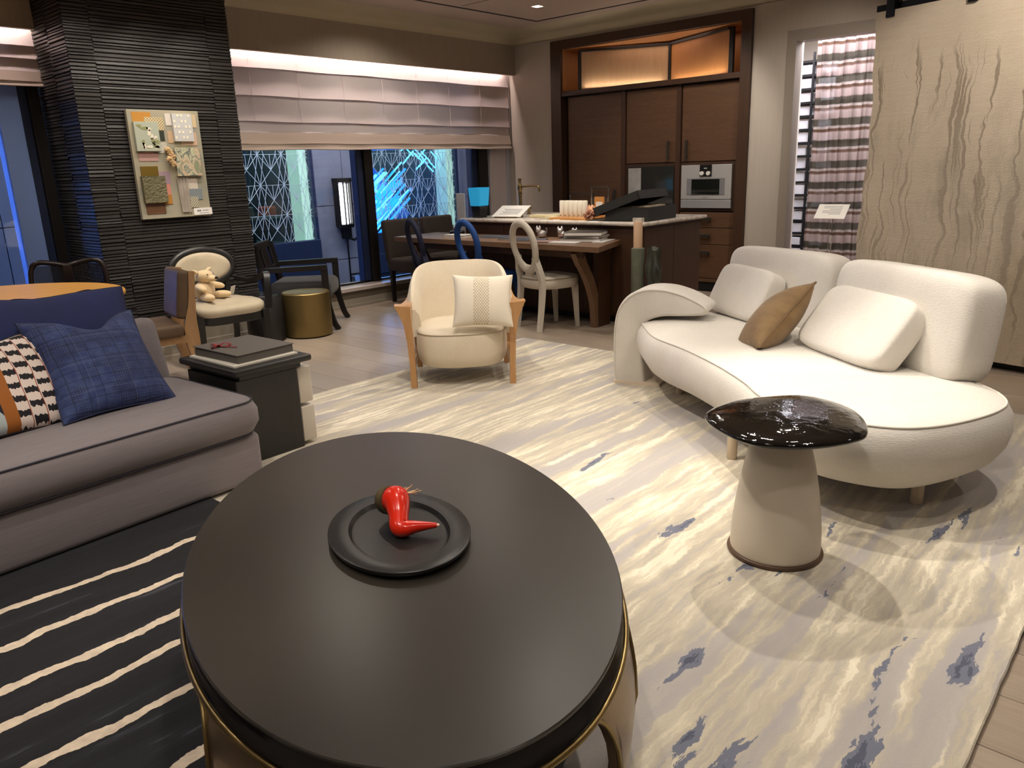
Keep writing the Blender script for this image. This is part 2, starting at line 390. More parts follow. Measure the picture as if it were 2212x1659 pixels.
struct('trim_10', bx(7.40, 7.70, 6.965, 7.1, .2, 2.6, .004), M('reveal_panel', srgb(224, 214, 212), .6, var=srgb(212, 200, 198), vs=(60, 60, 1), scale=2))
struct('trim_11', bx(7.70, CX, 6.955, 7.1, .2, 2.6, .003), M('reveal_edge', srgb(196, 196, 206), .5))
# ---- roman blinds
def blind_mat():
    t = NT('blind_fabric'); n = t.noise(t.mapping((40, 40, 40)), 6, 2)
    t.set(Base_Color=t.ramp(n, [(.3, srgb(232, 218, 216)), (.7, srgb(240, 228, 225))]), Roughness=.85)
    tr = t.node('ShaderNodeBsdfTranslucent'); tr.inputs[0].default_value = srgb(225, 208, 205); mx = t.node('ShaderNodeMixShader'); mx.inputs[0].default_value = .18
    t.l.new(t.b.outputs[0], mx.inputs[1]); t.l.new(tr.outputs[0], mx.inputs[2]); t.l.new(mx.outputs[0], t.out.inputs[0]); t.bump(n, .06, .002); return t.m
m_blind = blind_mat(); m_hem = M('blind_hem', srgb(196, 180, 166), .85)
def blind(name, x0, x1, zs, label, zbot):
    o = thing(name, label, 'blind', ((x0 + x1) / 2, 6.93, zbot)); W = x1 - x0; N = 44
    for k in range(len(zs) - 1):
        za, zb = zs[k] - zbot, zs[k + 1] - zbot; v = []
        prof = [(0.0, za + .012), (-.006, za - .004), (-.012, (za + zb) / 2), (-.024, zb + .006), (-.026, zb), (-.018, zb - .004), (-.004, zb + .004)]
        if k >= len(zs) - 3: prof = [(d - .022 - .012 * (k - len(zs) + 3), z) for d, z in prof]
        rows = [[Vector((-W / 2 + W * i / N, d + .002 * sin(i * .9 + k * 2) * (j > 1), z - (.003 * sin(i * .55 + k) if j > 2 else 0))) for i in range(N + 1)] for j, (d, z) in enumerate(prof)]
        mesh('pleat', loft(rows, False, False), m_blind if k < len(zs) - 3 else m_hem, o, 60)
    if W > 3:
        for i in range(1, 8):
            x = -W / 2 + W * i / 8 + .02 * sin(i * 5); mesh('seam', tube([(x, -.018, zs[0] - zbot), (x + .008, -.03, zs[3] - zbot)], .0022, 5), m_blind, o)
        mesh('pull_cord', tube([(W / 2 + .012, -.01, zs[0] - zbot), (W / 2 + .018, -.02, zs[2] - zbot), (W / 2 + .012, -.025, zs[4] - zbot)], .003, 6), m_blind, o)
blind('roman_blind', 3.63, 7.72, [2.52, 2.365, 2.12, 1.89, 1.785, 1.685, 1.63], 'wide pale pink roman blind glowing under a strip light', 1.63)
blind('roman_blind', -2.0, 2.36, [2.52, 2.39, 2.30, 2.21, 2.14, 2.105], 'short pale roman blind left of the black ridged pillar', 2.105)
# ================================================================== OUTSIDE across the lane
FY = 9.6
m_stone = M('facade_stone', srgb(150, 150, 160), .6, var=srgb(132, 132, 144), scale=3)
m_navy = M('facade_navy', srgb(34, 48, 78), .5)
def facade_tile(x0, x1, z0, z1, par): mesh('stone_tile', bx(x0 + .006, x1 - .006, FY - .07, FY + .02, z0 + .006, z1 - .006, .006, 1), m_stone, par)
fac = thing('facade', 'pale stone facade across the lane outside the windows', 'building', (6.5, FY, -3.0))
def fpart(name, g, mat, sm=None, par=None): return mesh(name, xf(g, T(-6.5, -FY, 3.0)), mat, par or fac, sm)
fpart('wall', join(bx(-4, 5.35, FY, FY + .3, -3, 5), bx(6.5, 7.45, FY, FY + .3, -3, 5), bx(9.33, 14, FY, FY + .3, -3, 5), bx(5.35, 6.5, FY, FY + .3, -3, .43), bx(7.45, 9.33, FY, FY + .3, -.55, .43), bx(5.35, 14, FY, FY + .3, 2.9, 5)), M('facade_joint', srgb(70, 70, 80), .8))
m_st = m_stone
zz = [-3, -2.2, -1.4, -.62, .17, .95, 1.73, 2.51, 3.29]
for (xa, xb, split) in ((6.52, 7.43, 7.0), (9.36, 10.2, 9.8), (3.6, 5.3, 4.4), (1.6, 3.55, 2.6), (-.4, 1.55, .6)):
    for k in range(len(zz) - 1):
        for a, b in ((xa, split), (split, xb)):
            fpart('stone_tile', bx(a + .005, b - .005, FY - .07, FY + .02, zz[k] + .005, zz[k + 1] - .005, .004, 1), m_st)
for (xa, xb) in ((5.3, 6.5), (7.44, 9.34)):
    fpart('base_panel', join(bx(xa, xb, FY - .12, FY, .12, .5, .01), bx(xa, xb, FY - .2, FY, -.1, .2, .01), bx(xa + .02, xb - .02, FY - .16, FY, -.5, -.1, .01)), m_navy)
# shop windows with star lattice, lit interior behind
m_teal = M('shop_interior', srgb(58, 78, 80), .7)
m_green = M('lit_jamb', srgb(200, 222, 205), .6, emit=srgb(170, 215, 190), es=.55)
m_line = M('lattice_white', srgb(222, 235, 235), .5)
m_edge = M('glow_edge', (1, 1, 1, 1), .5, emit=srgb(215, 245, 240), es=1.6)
def lattice(x0, x1, z0, z1, sx=.36, sz=.40):
    segs = []
    nx = int((x1 - x0) / sx) + 2; nz = int((z1 - z0) / sz) + 2
    def clip(a, b):
        (ax, az), (bx_, bz) = a, b; t0, t1 = 0.0, 1.0
        for p, q in ((ax - bx_, ax - x0), (bx_ - ax, x1 - ax), (az - bz, az - z0), (bz - az, z1 - az)):
            if abs(p) < 1e-9:
                if q < 0: return None
            else:
                t = q / p
                if p < 0: t0 = max(t0, t)
                else: t1 = min(t1, t)
        if t0 >= t1 - .01: return None
        return (ax + (bx_ - ax) * t0, az + (bz - az) * t0), (ax + (bx_ - ax) * t1, az + (bz - az) * t1)
    for j in range(-1, nz):
        z = z0 + j * sz; segs.append(((x0, z), (x1, z)))
        for i in range(-1, nx):
            x = x0 + i * sx
            for dx in (-.5, -.25, .25, .5):
                segs.append(((x, z), (x + dx * sx * 1.0, z + sz * (.5 if abs(dx) > .3 else 1.0) * 1.0)))
                segs.append(((x, z), (x + dx * sx, z - sz * (.5 if abs(dx) > .3 else 1.0))))
            segs.append(((x + sx * .5, z + sz * .5), (x + sx * .25, z + sz))); segs.append(((x + sx * .5, z + sz * .5), (x + sx * .75, z + sz)))
            segs.append(((x + sx * .5, z + sz * .5), (x + sx * .5, z + sz)))
    gs = []
    for a, b in segs:
        c = clip(a, b)
        if not c: continue
        (ax, az), (bx_, bz) = c; L = math.hypot(bx_ - ax, bz - az)
        gs.append(xf(box(L, .006, .0055), T((ax + bx_) / 2, 0, (az + bz) / 2) @ RY(-math.degrees(math.atan2(bz - az, bx_ - ax)))))
    return join(*gs)
shops = []
for k, (xa, xb) in enumerate(((5.35, 6.5), (7.45, 9.33))):
    s = thing('shop_window', ['shop window with white star lattice, left of the wall lamp outside', 'shop window with white star lattice and glowing blue rods, outside'][k], 'shop window', ((xa + xb) / 2, FY, .43))
    def sp(name, g, mat, s=s, xa=xa, xb=xb): return mesh(name, xf(g, T(-(xa + xb) / 2, -FY, -.43)), mat, s)
    sp('niche', join(bx(xa, xb, FY + 1.6, FY + 1.65, .43, 2.9), bx(xa - .02, xa, FY + .3, FY + 1.65, .43, 2.9), bx(xb, xb + .02, FY + .3, FY + 1.65, .43, 2.9), bx(xa, xb, FY + .3, FY + 1.65, .41, .43), bx(xa, xb, FY + .3, FY + 1.65, 2.88, 2.9)), m_teal)
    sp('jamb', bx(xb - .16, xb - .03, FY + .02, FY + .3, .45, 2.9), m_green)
    sp('frame', join(bx(xb - .02, xb + .03, FY - .05, FY + .3, .43, 2.9), bx(xa, xb, FY - .05, FY + .05, .42, .455)), m_nframe)
    l = sp('lattice', xf(lattice(xa, xb - .02, .47, 2.3), T(0, FY + .0, 0)), m_line); l['kind'] = 'stuff'
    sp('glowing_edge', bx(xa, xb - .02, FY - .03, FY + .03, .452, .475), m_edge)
    sp('pane', bx(xa, xb, FY + .03, FY + .036, .45, 2.9), m_glz)
    shops.append((s, sp))
# left shop: dark pillars, orange and grey chairs; right shop: blue rods
s, sp = shops[0]
sp('inner_column', join(xf(lathe([(.16, .45), (.16, 2.88)], 20), T(5.95, FY + 1.0, 0))), M('dark_column', srgb(38, 58, 78), .4))
sp('inner_column', join(xf(lathe([(.12, .45), (.12, 2.88)], 20), T(5.75, FY + 1.2, 0))), M('dark_column_2', srgb(28, 36, 44), .4))
sp('inner_wall', bx(5.36, 5.62, FY + .8, FY + .9, .45, 2.8), M('shop_grey', srgb(112, 128, 122), .7))
sp('display_shelf', bx(5.4, 6.3, FY + .5, FY + .9, .80, .83), M('shop_shelf', srgb(110, 120, 112), .6))
oc = mesh('display_box', bx(-.11, .11, -.08, .08, 0, .14, .02), M('orange_leather', srgb(196, 88, 56), .6)); oc.location = (6.15, FY + .65, .83); tag(oc, 'orange box on the shelf in the left shop window', 'box')
oc = mesh('display_box', bx(-.15, .15, -.08, .08, 0, .15, .02), M('grey_leather', srgb(120, 118, 112), .6)); oc.location = (5.75, FY + .65, .83); tag(oc, 'grey box on the shelf in the left shop window', 'box')
s, sp = shops[1]
m_rod = M('blue_glow', srgb(40, 140, 255), .4, emit=srgb(30, 135, 255), es=1.9); m_rod2 = M('cyan_glow', srgb(120, 220, 255), .4, emit=srgb(90, 205, 255), es=2.6)
sp('blue_ramp', join(xf(box(1.5, .5, .2), T(8.2, FY + 1.2, 1.5) @ RY(42)), xf(box(.9, .5, .14), T(8.65, FY + 1.1, .95) @ RY(42))), M('blue_panel', srgb(40, 96, 160), .4, emit=srgb(30, 90, 170), es=.5))
sp('blue_canopy', xf(superq(1.5, .6, .25, .8, .8, 20, 8), T(8.3, FY + .7, 1.86)), M('blue_canopy', srgb(90, 150, 210), .3, emit=srgb(50, 110, 190), es=.6))
rr = random.Random(11)
for k in range(64):
    L = rr.uniform(.35, .95); x = rr.uniform(7.5, 8.35); z = .5 + (x - 7.45) * .25 + rr.uniform(0, .62); y = FY + rr.uniform(.2, .8)
    o = sp('light_rod', xf(tube([(-L / 2, 0, 0), (L / 2, 0, 0)], rr.uniform(.010, .024), 6), T(x, y, z) @ RY(-37 + rr.uniform(-3, 3))), m_rod2 if k % 3 == 0 else m_rod)
for k in range(16):
    L = rr.uniform(.1, .35); x = rr.uniform(8.65, 9.2); z = 1.72 - (x - 8.7) * .5 + rr.uniform(-.12, .12)
    sp('light_rod', xf(tube([(-L / 2, 0, 0), (L / 2, 0, 0)], .012, 6), T(x, FY + rr.uniform(.2, .6), z) @ RY(40 if k % 3 else -40)), m_rod2)
for k, (s, sp) in enumerate(shops):
    x = (5.95, 8.4)[k]; area((x, FY + .9, 2.8), (x, FY + .9, 0), 24, .9, .9, (.75, 1.0, .95))
# wall lamp with pleated glowing shade, and a hanging flag
wl = thing('wall_lamp', 'tall glowing lantern with black cage on the stone pier outside', 'wall lamp', (6.93, FY - .07, .55))
mesh('shade', xf(join(*[xf(lathe([(.035, 0), (.035, .56)], 10), T(-.055 + .055 * k, -.06 - .02 * (k == 1), .14 - .02 * (k == 1))) for k in range(3)]), T()), M('lantern_glow', (1, 1, 1, 1), emit=(1, .97, .93, 1), es=6.0), wl, 60)
mesh('cage', join(bx(-.12, -.1, -.12, .0, .1, .78), bx(.1, .12, -.12, 0, .1, .78), bx(-.13, .13, -.13, 0, .72, .78, .006), bx(-.11, .11, -.13, 0, .08, .13, .006), bx(-.035, -.02, -.14, -.12, .1, .74), bx(.02, .035, -.14, -.12, .1, .74)), m_iron, wl)
mesh('bracket', join(bx(-.05, .09, -.1, 0, -.08, .1, .02), tube([(.0, -.05, -.05), (.1, -.12, -.1), (.16, -.14, -.06)], .02, 8)), m_iron, wl)
fl = thing('hanging_banner', 'small pale blue banner on a black rod below the lantern outside', 'banner', (6.985, FY - .08, -.26))
mesh('rod', join(tube([(0, 0, .9), (0, 0, .02)], .012, 6), tube([(0, -.01, .2), (.2, -.05, .2)], .012, 6)), m_iron, fl)
mesh('cloth', loft([[Vector((.03 + (.14 + .012 * i) * j / 6 + .006 * i, -.05 - .02 * sin(j * 1.1 + i * .3), .18 - .46 * i / 8 + .03 * j / 6 * (1 - i / 8))) for j in range(7)] for i in range(9)], False, False), M('banner_cloth', srgb(150, 185, 240), .8), fl, 60)
# lit basement glimpsed under the dark base
bm_ = thing('lit_shopfront', 'bright lit lower shopfront glimpsed through the window past the dark dining chairs', 'shopfront', (8.3, FY + .5, -1.2))
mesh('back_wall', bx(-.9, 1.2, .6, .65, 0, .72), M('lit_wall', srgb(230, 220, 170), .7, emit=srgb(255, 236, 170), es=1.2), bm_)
for k in range(5): mesh('display_unit', bx(-.8 + .4 * k, -.55 + .4 * k, .3, .5, 0, .42 + .1 * (k % 3), .02), M('unit_%d' % k, srgb(*[(120, 126, 100), (210, 190, 120), (80, 84, 84), (226, 222, 210), (150, 110, 70)][k]), .5), bm_)
struct('trim_12', bx(-6, 16, 7.2, 9.6, -3.05, -3.0), M('lane_paving', srgb(90, 90, 96), .8))
area((.6, 8.4, 3.4), (1.6, 7.2, .6), 60, 3.0, .3, (.45, .62, 1.0))  # unseen light added outside so the left window frame is lit
area((.2, 8.3, 1.1), (2.33, 6.5, .8), 38, 1.2, 1.0, (.16, .34, 1.0))
area((8.0, FY + .25, 1.0), (7.4, 6.6, 1.0), 9, .8, .6, (.2, .45, 1.0))
area((6.4, 8.3, 3.4), (6.6, 9.6, .8), 80, 5.0, .3, (.85, .88, 1.0))  # unseen area light above the lane, turned on the facade

# ================================================================== BUILT-IN CABINET (faces -x)
m_walnut = wood('dark_oak', srgb(58, 39, 28), srgb(76, 52, 36), 'Z', .42)
m_door = wood('brushed_oak_door', srgb(78, 54, 38), srgb(106, 75, 51), 'Y', .45, bump=.4)
m_lighto = wood('pale_oak_panel', srgb(190, 150, 112), srgb(206, 170, 132), 'Z', .5)
m_orange = wood('amber_oak_panel', srgb(178, 116, 64), srgb(196, 136, 82), 'Z', .5)
m_dkedge = M('dark_edge', srgb(24, 17, 14), .5)
m_hand = M('bronze_handle', srgb(84, 80, 72), .35, metal=.7)
cab = thing('built_in_cabinet', 'tall dark oak built-in cabinet with lit upper niche and oven', 'cabinet', (CX, 4.955, 0))
def cp(name, g, mat, par=None, sm=None): return mesh(name, xf(g, T(-CX, -4.955, 0)), mat, par or cab, sm)
F0 = CX - .035
cp('frame', join(bx(F0, CX + .6, 6.075, 6.228, 0, 2.812, .003), bx(F0, CX + .6, 3.683, 3.795, 0, 2.812, .003), bx(F0, CX + .6, 3.795, 6.075, 2.715, 2.812, .003),
    bx(F0 + .01, CX + .6, 3.795, 6.075, 2.19, 2.245, .003)), m_walnut)
cp('niche_lining', join(bx(CX + .58, CX + .62, 3.79, 6.08, 2.24, 2.72), bx(CX + .02, CX + .6, 3.796, 6.074, 2.708, 2.714), bx(CX + .0, CX + .6, 6.068, 6.0745, 2.245, 2.714), bx(CX, CX + .6, 3.7955, 3.802, 2.245, 2.714)), m_orange)
cp('carcass', join(bx(CX + .1, CX + .6, 3.79, 6.08, .0, 2.2), bx(CX + .08, CX + .1, 3.795, 6.075, .08, 2.19)), m_dkedge)
def vpanel(name, a, b, z0, z1, t, mat, off=0.0):
    A, B = Vector((a[0], a[1], 0)), Vector((b[0], b[1], 0)); d = B - A; L = d.length; ang = math.degrees(math.atan2(d.y, d.x))
    return cp(name, xf(bx(0, L, -t / 2, t / 2, z0, z1, .002), T(A.x, A.y, 0) @ RZ(ang)), mat)
A, Bp, Cc = (CX + .07, 5.84), (CX + .50, 4.90), (CX + .07, 3.96)
vpanel('niche_panel', A, Bp, 2.25, 2.665, .03, m_lighto); vpanel('niche_panel', Bp, Cc, 2.25, 2.665, .03, m_orange)
for q in (bx(A[0] - .02, A[0] + .02, A[1] - .005, A[1] + .04, 2.245, 2.69), bx(Cc[0] - .02, Cc[0] + .02, Cc[1] - .04, Cc[1] + .005, 2.245, 2.69), bx(Bp[0] - .035, Bp[0] + .0, Bp[1] - .015, Bp[1] + .015, 2.245, 2.69)): cp('panel_edge', q, m_dkedge)
vpanel('panel_cap', (A[0] - .012, A[1]), (Bp[0] - .012, Bp[1]), 2.665, 2.69, .05, m_dkedge); vpanel('panel_cap', (Bp[0] - .012, Bp[1]), (Cc[0] - .012, Cc[1]), 2.665, 2.69, .05, m_dkedge)
for a, b, pw in ((A, Bp, 1.0), (Bp, Cc, .8)):
    mx, my = (a[0] + b[0]) / 2 - .06, (a[1] + b[1]) / 2; o = area((mx, my, 2.262), (mx + .05, my, 2.7), pw, .9, .015, (1, .86, .70))
    d = Vector((b[0] - a[0], b[1] - a[1], 0)).normalized(); o.rotation_euler = Matrix((d, d.cross(Vector((0, 0, -1))), (0, 0, -1))).transposed().to_euler()
o = area((CX + .3, 4.95, 2.70), (CX + .3, 4.95, 2.0), 1.6, .3, 1.8, (1, .8, .66))
# doors
def door(y0, y1, z0, z1, hy, hz, hl=.20):
    d = cp('door', bx(CX + .045, CX + .08, y0, y1, z0, z1, .004), m_door)
    if hy is not None: cp('handle', join(bx(CX + .0, CX + .012, hy - .014, hy + .014, hz - hl / 2, hz + hl / 2, .002), bx(CX + .012, CX + .045, hy - .005, hy + .005, hz - hl / 2 + .02, hz - hl / 2 + .03), bx(CX + .012, CX + .045, hy - .005, hy + .005, hz + hl / 2 - .03, hz + hl / 2 - .02)), m_hand, d)
    return d
def reparent(d):
    for c in list(d.children): pass
door(5.26, 6.03, .14, 2.178, 5.33, 1.0, .22)
door(4.55, 5.19, 1.392, 2.178, 4.625, 1.52)
door(3.815, 4.475, 1.392, 2.178, 4.40, 1.52)
cp('stile', join(bx(CX + .03, CX + .085, 5.20, 5.25, .14, 2.185), bx(CX + .03, CX + .085, 4.485, 4.54, .14, 2.185)), m_walnut)
cp('appliance_surround', join(bx(CX + .05, CX + .085, 3.81, 5.2, .87, 1.385)), m_walnut)
# drawers with bracket handles
for z0, z1, hz in ((.693, .855, .79), (.512, .687, .61), (.14, .506, .425)):
    for ya, yb in ((3.815, 4.475), (4.55, 5.19)):
        d = cp('drawer', bx(CX + .045, CX + .08, ya, yb, z0, z1, .003), m_door)
        yc = ya + .345
        cp('handle', join(bx(CX - .005, CX + .012, yc - .085, yc + .085, hz - .016, hz + .016, .002), bx(CX + .012, CX + .045, yc - .06, yc - .05, hz - .03, hz - .02), bx(CX + .012, CX + .045, yc + .05, yc + .06, hz - .03, hz - .02)), m_hand, d)
cp('rail', bx(CX + .03, CX + .07, 3.8, 6.07, .10, .135, .003), m_door)
cp('toe_kick', bx(CX + .05, CX + .09, 3.8, 6.07, .0, .10), m_black)
# ---- appliances
ov = thing('built_in_oven', 'pale aluminium built-in oven with black knob panel', 'oven', (CX + .05, 4.16, .9))
m_alu = M('pale_aluminium', srgb(198, 196, 194), .35, metal=.35)
mesh('front', join(bx(-.03, .02, -.297, .297, .095, .455, .004)), m_alu, ov)
mesh('lower_front', bx(-.028, .02, -.297, .297, .0, .09, .004), M('aluminium_shade', srgb(176, 176, 178), .35, metal=.35), ov)
mesh('window_frame', bx(-.034, -.029, -.225, .225, .14, .315, .002), M('inner_steel', srgb(160, 160, 164), .3, metal=.5), ov)
mesh('window_glass', bx(-.038, -.0335, -.165, .165, .145, .305, .001), M('oven_glass', srgb(26, 28, 26), .08, spec=.8), ov)
mesh('rack', join(bx(-.0395, -.038, -.16, .16, .178, .181), bx(-.0395, -.038, -.16, .16, .192, .194)), m_steel, ov)
cpn = mesh('control_panel', bx(-.04, -.028, -.07, .07, .335, .455, .003), m_blackpl, ov)
for y in (-.038, .038): mesh('knob', xf(lathe([(.022, 0), (.022, .02), (.019, .022)], 24), T(-.04, y, .365) @ RY(-90)), m_paper, ov)
def text(name, s, size, mat, parent, loc, rot, ext=.0006, align='CENTER'):
    cu = bpy.data.curves.new(name, 'FONT'); cu.body = s; cu.size = size; cu.extrude = ext; cu.align_x = align; cu.align_y = 'CENTER'
    tmp = bpy.data.objects.new(name, cu); COL.objects.link(tmp); dg = bpy.context.evaluated_depsgraph_get(); me = bpy.data.meshes.new_from_object(tmp.evaluated_get(dg)); COL.objects.unlink(tmp); bpy.data.objects.remove(tmp)
    me.materials.clear(); me.materials.append(mat); return link(name, me, parent, loc, rot)
mesh('display', bx(-.0415, -.04, -.018, .018, .415, .422), m_paper, ov)
text('lettering', 'GAGGENAU', .011, M('grey_print', srgb(90, 90, 90), .5), ov, (-.0345, 0, .115), (pi / 2, 0, -pi / 2))
ov2 = thing('built_in_microwave', 'dark glass built-in appliance beside the pale oven', 'oven', (CX + .05, 4.86, .9))
mesh('front', bx(-.02, .02, -.3, .3, .0, .455, .004), M('dark_mirror_glass', srgb(74, 74, 72), .06, spec=.9, metal=.5), ov2)
mesh('marble_reflection_strip', bx(-.023, -.02, .12, .29, .0, .44), M('reflection_tone', srgb(190, 188, 186), .2, var=srgb(150, 148, 146), scale=5), ov2).name = 'painted_reflection'  # pale painted strip standing in for a reflection in the dark glass
# ================================================================== OPENING: curtain, shelving
def curtain_mat():
    t = NT('striped_sheer'); z = t.sep(t.tc())[2]
    n = t.noise(t.mapping((2.0, 2.0, .6)), 2.2, 3)
    zz_ = t.math('ADD', z, t.math('MULTIPLY', n, .03)); fr = t.math('FRACT', t.math('MULTIPLY', zz_, 1 / .197))
    c = t.ramp(fr, [(0, srgb(196, 176, 172)), (.30, srgb(205, 188, 184)), (.36, srgb(128, 98, 82)), (.46, srgb(120, 92, 78)), (.50, srgb(214, 200, 194)), (.58, srgb(206, 192, 188)), (.62, srgb(92, 86, 76)), (.92, srgb(88, 82, 72)), (.97, srgb(190, 170, 166)), (1, srgb(196, 176, 172))])
    t.set(Base_Color=c, Roughness=.9)
    tr = t.node('ShaderNodeBsdfTranslucent'); t.l.new(c, tr.inputs[0]); tp = t.node('ShaderNodeBsdfTransparent')
    m1 = t.node('ShaderNodeMixShader'); m1.inputs[0].default_value = .45; t.l.new(t.b.outputs[0], m1.inputs[1]); t.l.new(tr.outputs[0], m1.inputs[2])
    m2 = t.node('ShaderNodeMixShader'); m2.inputs[0].default_value = .10; t.l.new(m1.outputs[0], m2.inputs[1]); t.l.new(tp.outputs[0], m2.inputs[2]); t.l.new(m2.outputs[0], t.out.inputs[0]); return t.m
rows = []
for i in range(15):
    z = 2.5 * i / 14; rows.append([Vector((7.97 + .028 * sin(j * .62) + .012 * sin(j * 1.7 + i * .1), 3.12 - 1.2 * j / 120 + .008 * sin(i * .5 + j * .1) - .0 * z, z + .006)) for j in range(121)])
cu_o = mesh('striped_curtain', xf(loft(rows, False, False), T(-7.97, -2.5, 0)), curtain_mat(), None, 80, (7.97, 2.5, 0)); tag(cu_o, 'sheer curtain with brown and grey horizontal stripes in the doorway', 'curtain')
struct('wall_far', join(bx(9.9, 10.0, -2.2, 7.0, 0, 2.9), bx(CX + .63, 9.9, 4.3, 4.4, 0, 2.9), bx(CX + .12, 9.9, -.4, -.3, 0, 2.9), bx(CX + .12, 9.9, -.4, 4.4, 2.85, 2.9)), m_white)
sh = thing('shelving_rack', 'black open shelving rack with white boxes beyond the doorway', 'shelf', (9.0, 3.5, 0))
m_rack = M('rack_black', srgb(24, 24, 26), .5)
for z in [.12 + .143 * k for k in range(17)]: mesh('shelf', bx(0, .35, -.5, .32, z - .012, z + .012), m_rack, sh)
for y in (-.5, -.23, .05, .32): mesh('post', bx(-.01, .02, y - .01, y + .01, 0, 2.5), m_rack, sh)
m_carton = M('white_carton', srgb(225, 226, 232), .6)
ORD = 'first second third fourth fifth sixth seventh eighth ninth tenth eleventh twelfth thirteenth fourteenth fifteenth sixteenth'.split()
rc = random.Random(5); kk = 0
bm0 = None
for i in range(16):
    for j, y in enumerate((3.39, 3.64)):
        h = rc.uniform(.085, .112)
        o = mesh('carton', bx(-.1, .1, -.09, .09, 0, h, .004, 1), m_carton) if bm0 is None else bm0.copy()
        if bm0 is None: bm0 = o
        else: COL.objects.link(o)
        o.location = (9.12 + rc.uniform(-.015, .015), y + rc.uniform(-.02, .02), .132 + .143 * i); tag(o, 'white carton, %s column, %s shelf down on the black rack beyond the doorway' % (('right', 'left')[j], ORD[15 - i]), 'box', 'cartons on the black rack')
        o.scale = (1, rc.uniform(.75, 1.1), rc.uniform(.8, 1.05))
# ================================================================== PARTITION AND HANGING RUG
D = Vector((.27, .963, 0)).normalized(); Nn = Vector((-D.y, D.x, 0))   # Nn points towards the viewer side
RB = Vector((5.78, .95, 0)); RM = Matrix((D, Nn, Vector((0, 0, 1)))).transposed().to_4x4(); RM.translation = RB
struct('wall_partition', xf(join(bx(-3.2, .92, -.2, -.09, .0, CEIL)), RM), m_wall)
struct('baseboard_partition', xf(join(bx(-3.2, .93, -.09, -.02, .045, .11, .003)), RM), m_white)
struct('trim_13', xf(bx(-3.2, .93, -.09, -.06, 0, .045), RM), m_black)
def hang_mat():
    t = NT('hanging_rug_wool'); c3 = t.tc(); x, y, z = t.sep(c3)
    base = t.ramp(t.noise(t.mapping((1.2, 1, .9)), 2.2, 5), [(.3, srgb(204, 190, 168)), (.55, srgb(196, 182, 160)), (.75, srgb(184, 170, 150))])
    horiz = t.ramp(t.noise(t.mapping((2.5, 1, 70)), 1.0, 3), [(.35, (1, 1, 1, 1)), (.7, (.9, .88, .85, 1))]); base = t.mix(.6, base, horiz, 'MULTIPLY')
    # slender smoke-brown streaks that run up the rug and fork like reeds
    w = t.noise(t.mapping((1.3, 1, 1.5)), 2.0, 3, .5); ww = t.noise(t.mapping((5, 1, 7)), 2.0, 2, .5)
    def layer(freq, wob, thr, seed, zs):
        cb = t.node('ShaderNodeCombineXYZ'); xx = t.math('ADD', t.math('ADD', x, t.math('MULTIPLY', t.math('SUBTRACT', w, .5), wob)), t.math('MULTIPLY', t.math('SUBTRACT', ww, .5), .035))
        t.l.new(t.math('MULTIPLY', xx, freq), cb.inputs[0]); t.l.new(t.math('MULTIPLY', z, zs), cb.inputs[2]); cb.inputs[1].default_value = seed
        return t.ramp(t.noise(cb.outputs[0], 1.0, 2, .5, 0), [(thr, (0, 0, 0, 1)), (thr + .035, (1, 1, 1, 1))])
    msk = t.math('MAXIMUM', layer(34, .20, .585, 1.3, .9), t.math('MULTIPLY', layer(20, .26, .60, 5.1, .6), .8))
    mr = t.node('ShaderNodeMapRange'); t.l.new(t.math('ADD', z, t.math('MULTIPLY', t.noise(t.mapping((7, 1, .01)), 2, 2), .7)), mr.inputs[0]); mr.inputs[1].default_value = 2.28; mr.inputs[2].default_value = 2.40; mr.inputs[3].default_value = 1; mr.inputs[4].default_value = 0
    low = t.node('ShaderNodeMapRange'); t.l.new(z, low.inputs[0]); low.inputs[1].default_value = .6; low.inputs[2].default_value = 1.7; low.inputs[3].default_value = .4; low.inputs[4].default_value = .7; fac = t.math('MULTIPLY', t.math('MULTIPLY', msk, mr.outputs[0]), low.outputs[0]); c = t.mix(fac, base, srgb(122, 106, 88))
    g2 = t.ramp(t.noise(t.mapping((1.6, 1, .5), loc=(3, 0, 1)), 2.2, 6, .7), [(.48, (0, 0, 0, 1)), (.60, (1, 1, 1, 1))])
    mr2 = t.node('ShaderNodeMapRange'); t.l.new(z, mr2.inputs[0]); mr2.inputs[1].default_value = 1.9; mr2.inputs[2].default_value = 1.5
    c = t.mix(t.math('MULTIPLY', t.math('MULTIPLY', g2, mr2.outputs[0]), .5), c, srgb(158, 148, 130))
    t.set(Base_Color=c, Roughness=.95)
    b1 = t.noise(t.mapping((8, 1, 60)), 3, 4); b2 = t.noise(t.mapping((1, 1, 1)), 140, 3); t.bump(t.math('ADD', b1, b2), .5, .008); return t.m
def rug_sheet(s0, s1, z0, z1, ns=60, nz=70, th=.016):
    def P(i, j, f):
        s = s0 + (s1 - s0) * i / ns; z = z0 + (z1 - z0) * j / nz; wv = .010 * sin(s * 7 + .6) * (1 - j / nz) + .006 * sin(z * 5 + s * 3)
        if i == ns: s += .012 * sin(z * 3.1) + .006 * sin(z * 17)
        return Vector((s, wv + (th if f else 0), z))
    front = [[P(i, j, 1) for j in range(nz + 1)] for i in range(ns + 1)]; back = [[P(i, j, 0) for j in range(nz + 1)] for i in range(ns + 1)]
    g1 = loft(front, False, False); g2 = loft(back, False, False)
    e1 = loft([front[-1], back[-1]], False, False); e2 = loft([[r[0] for r in front], [r[0] for r in back]], False, False); e3 = loft([[r[-1] for r in front], [r[-1] for r in back]], False, False); e4 = loft([front[0], back[0]], False, False)
    return join(g1, g2, e1, e2, e3, e4)
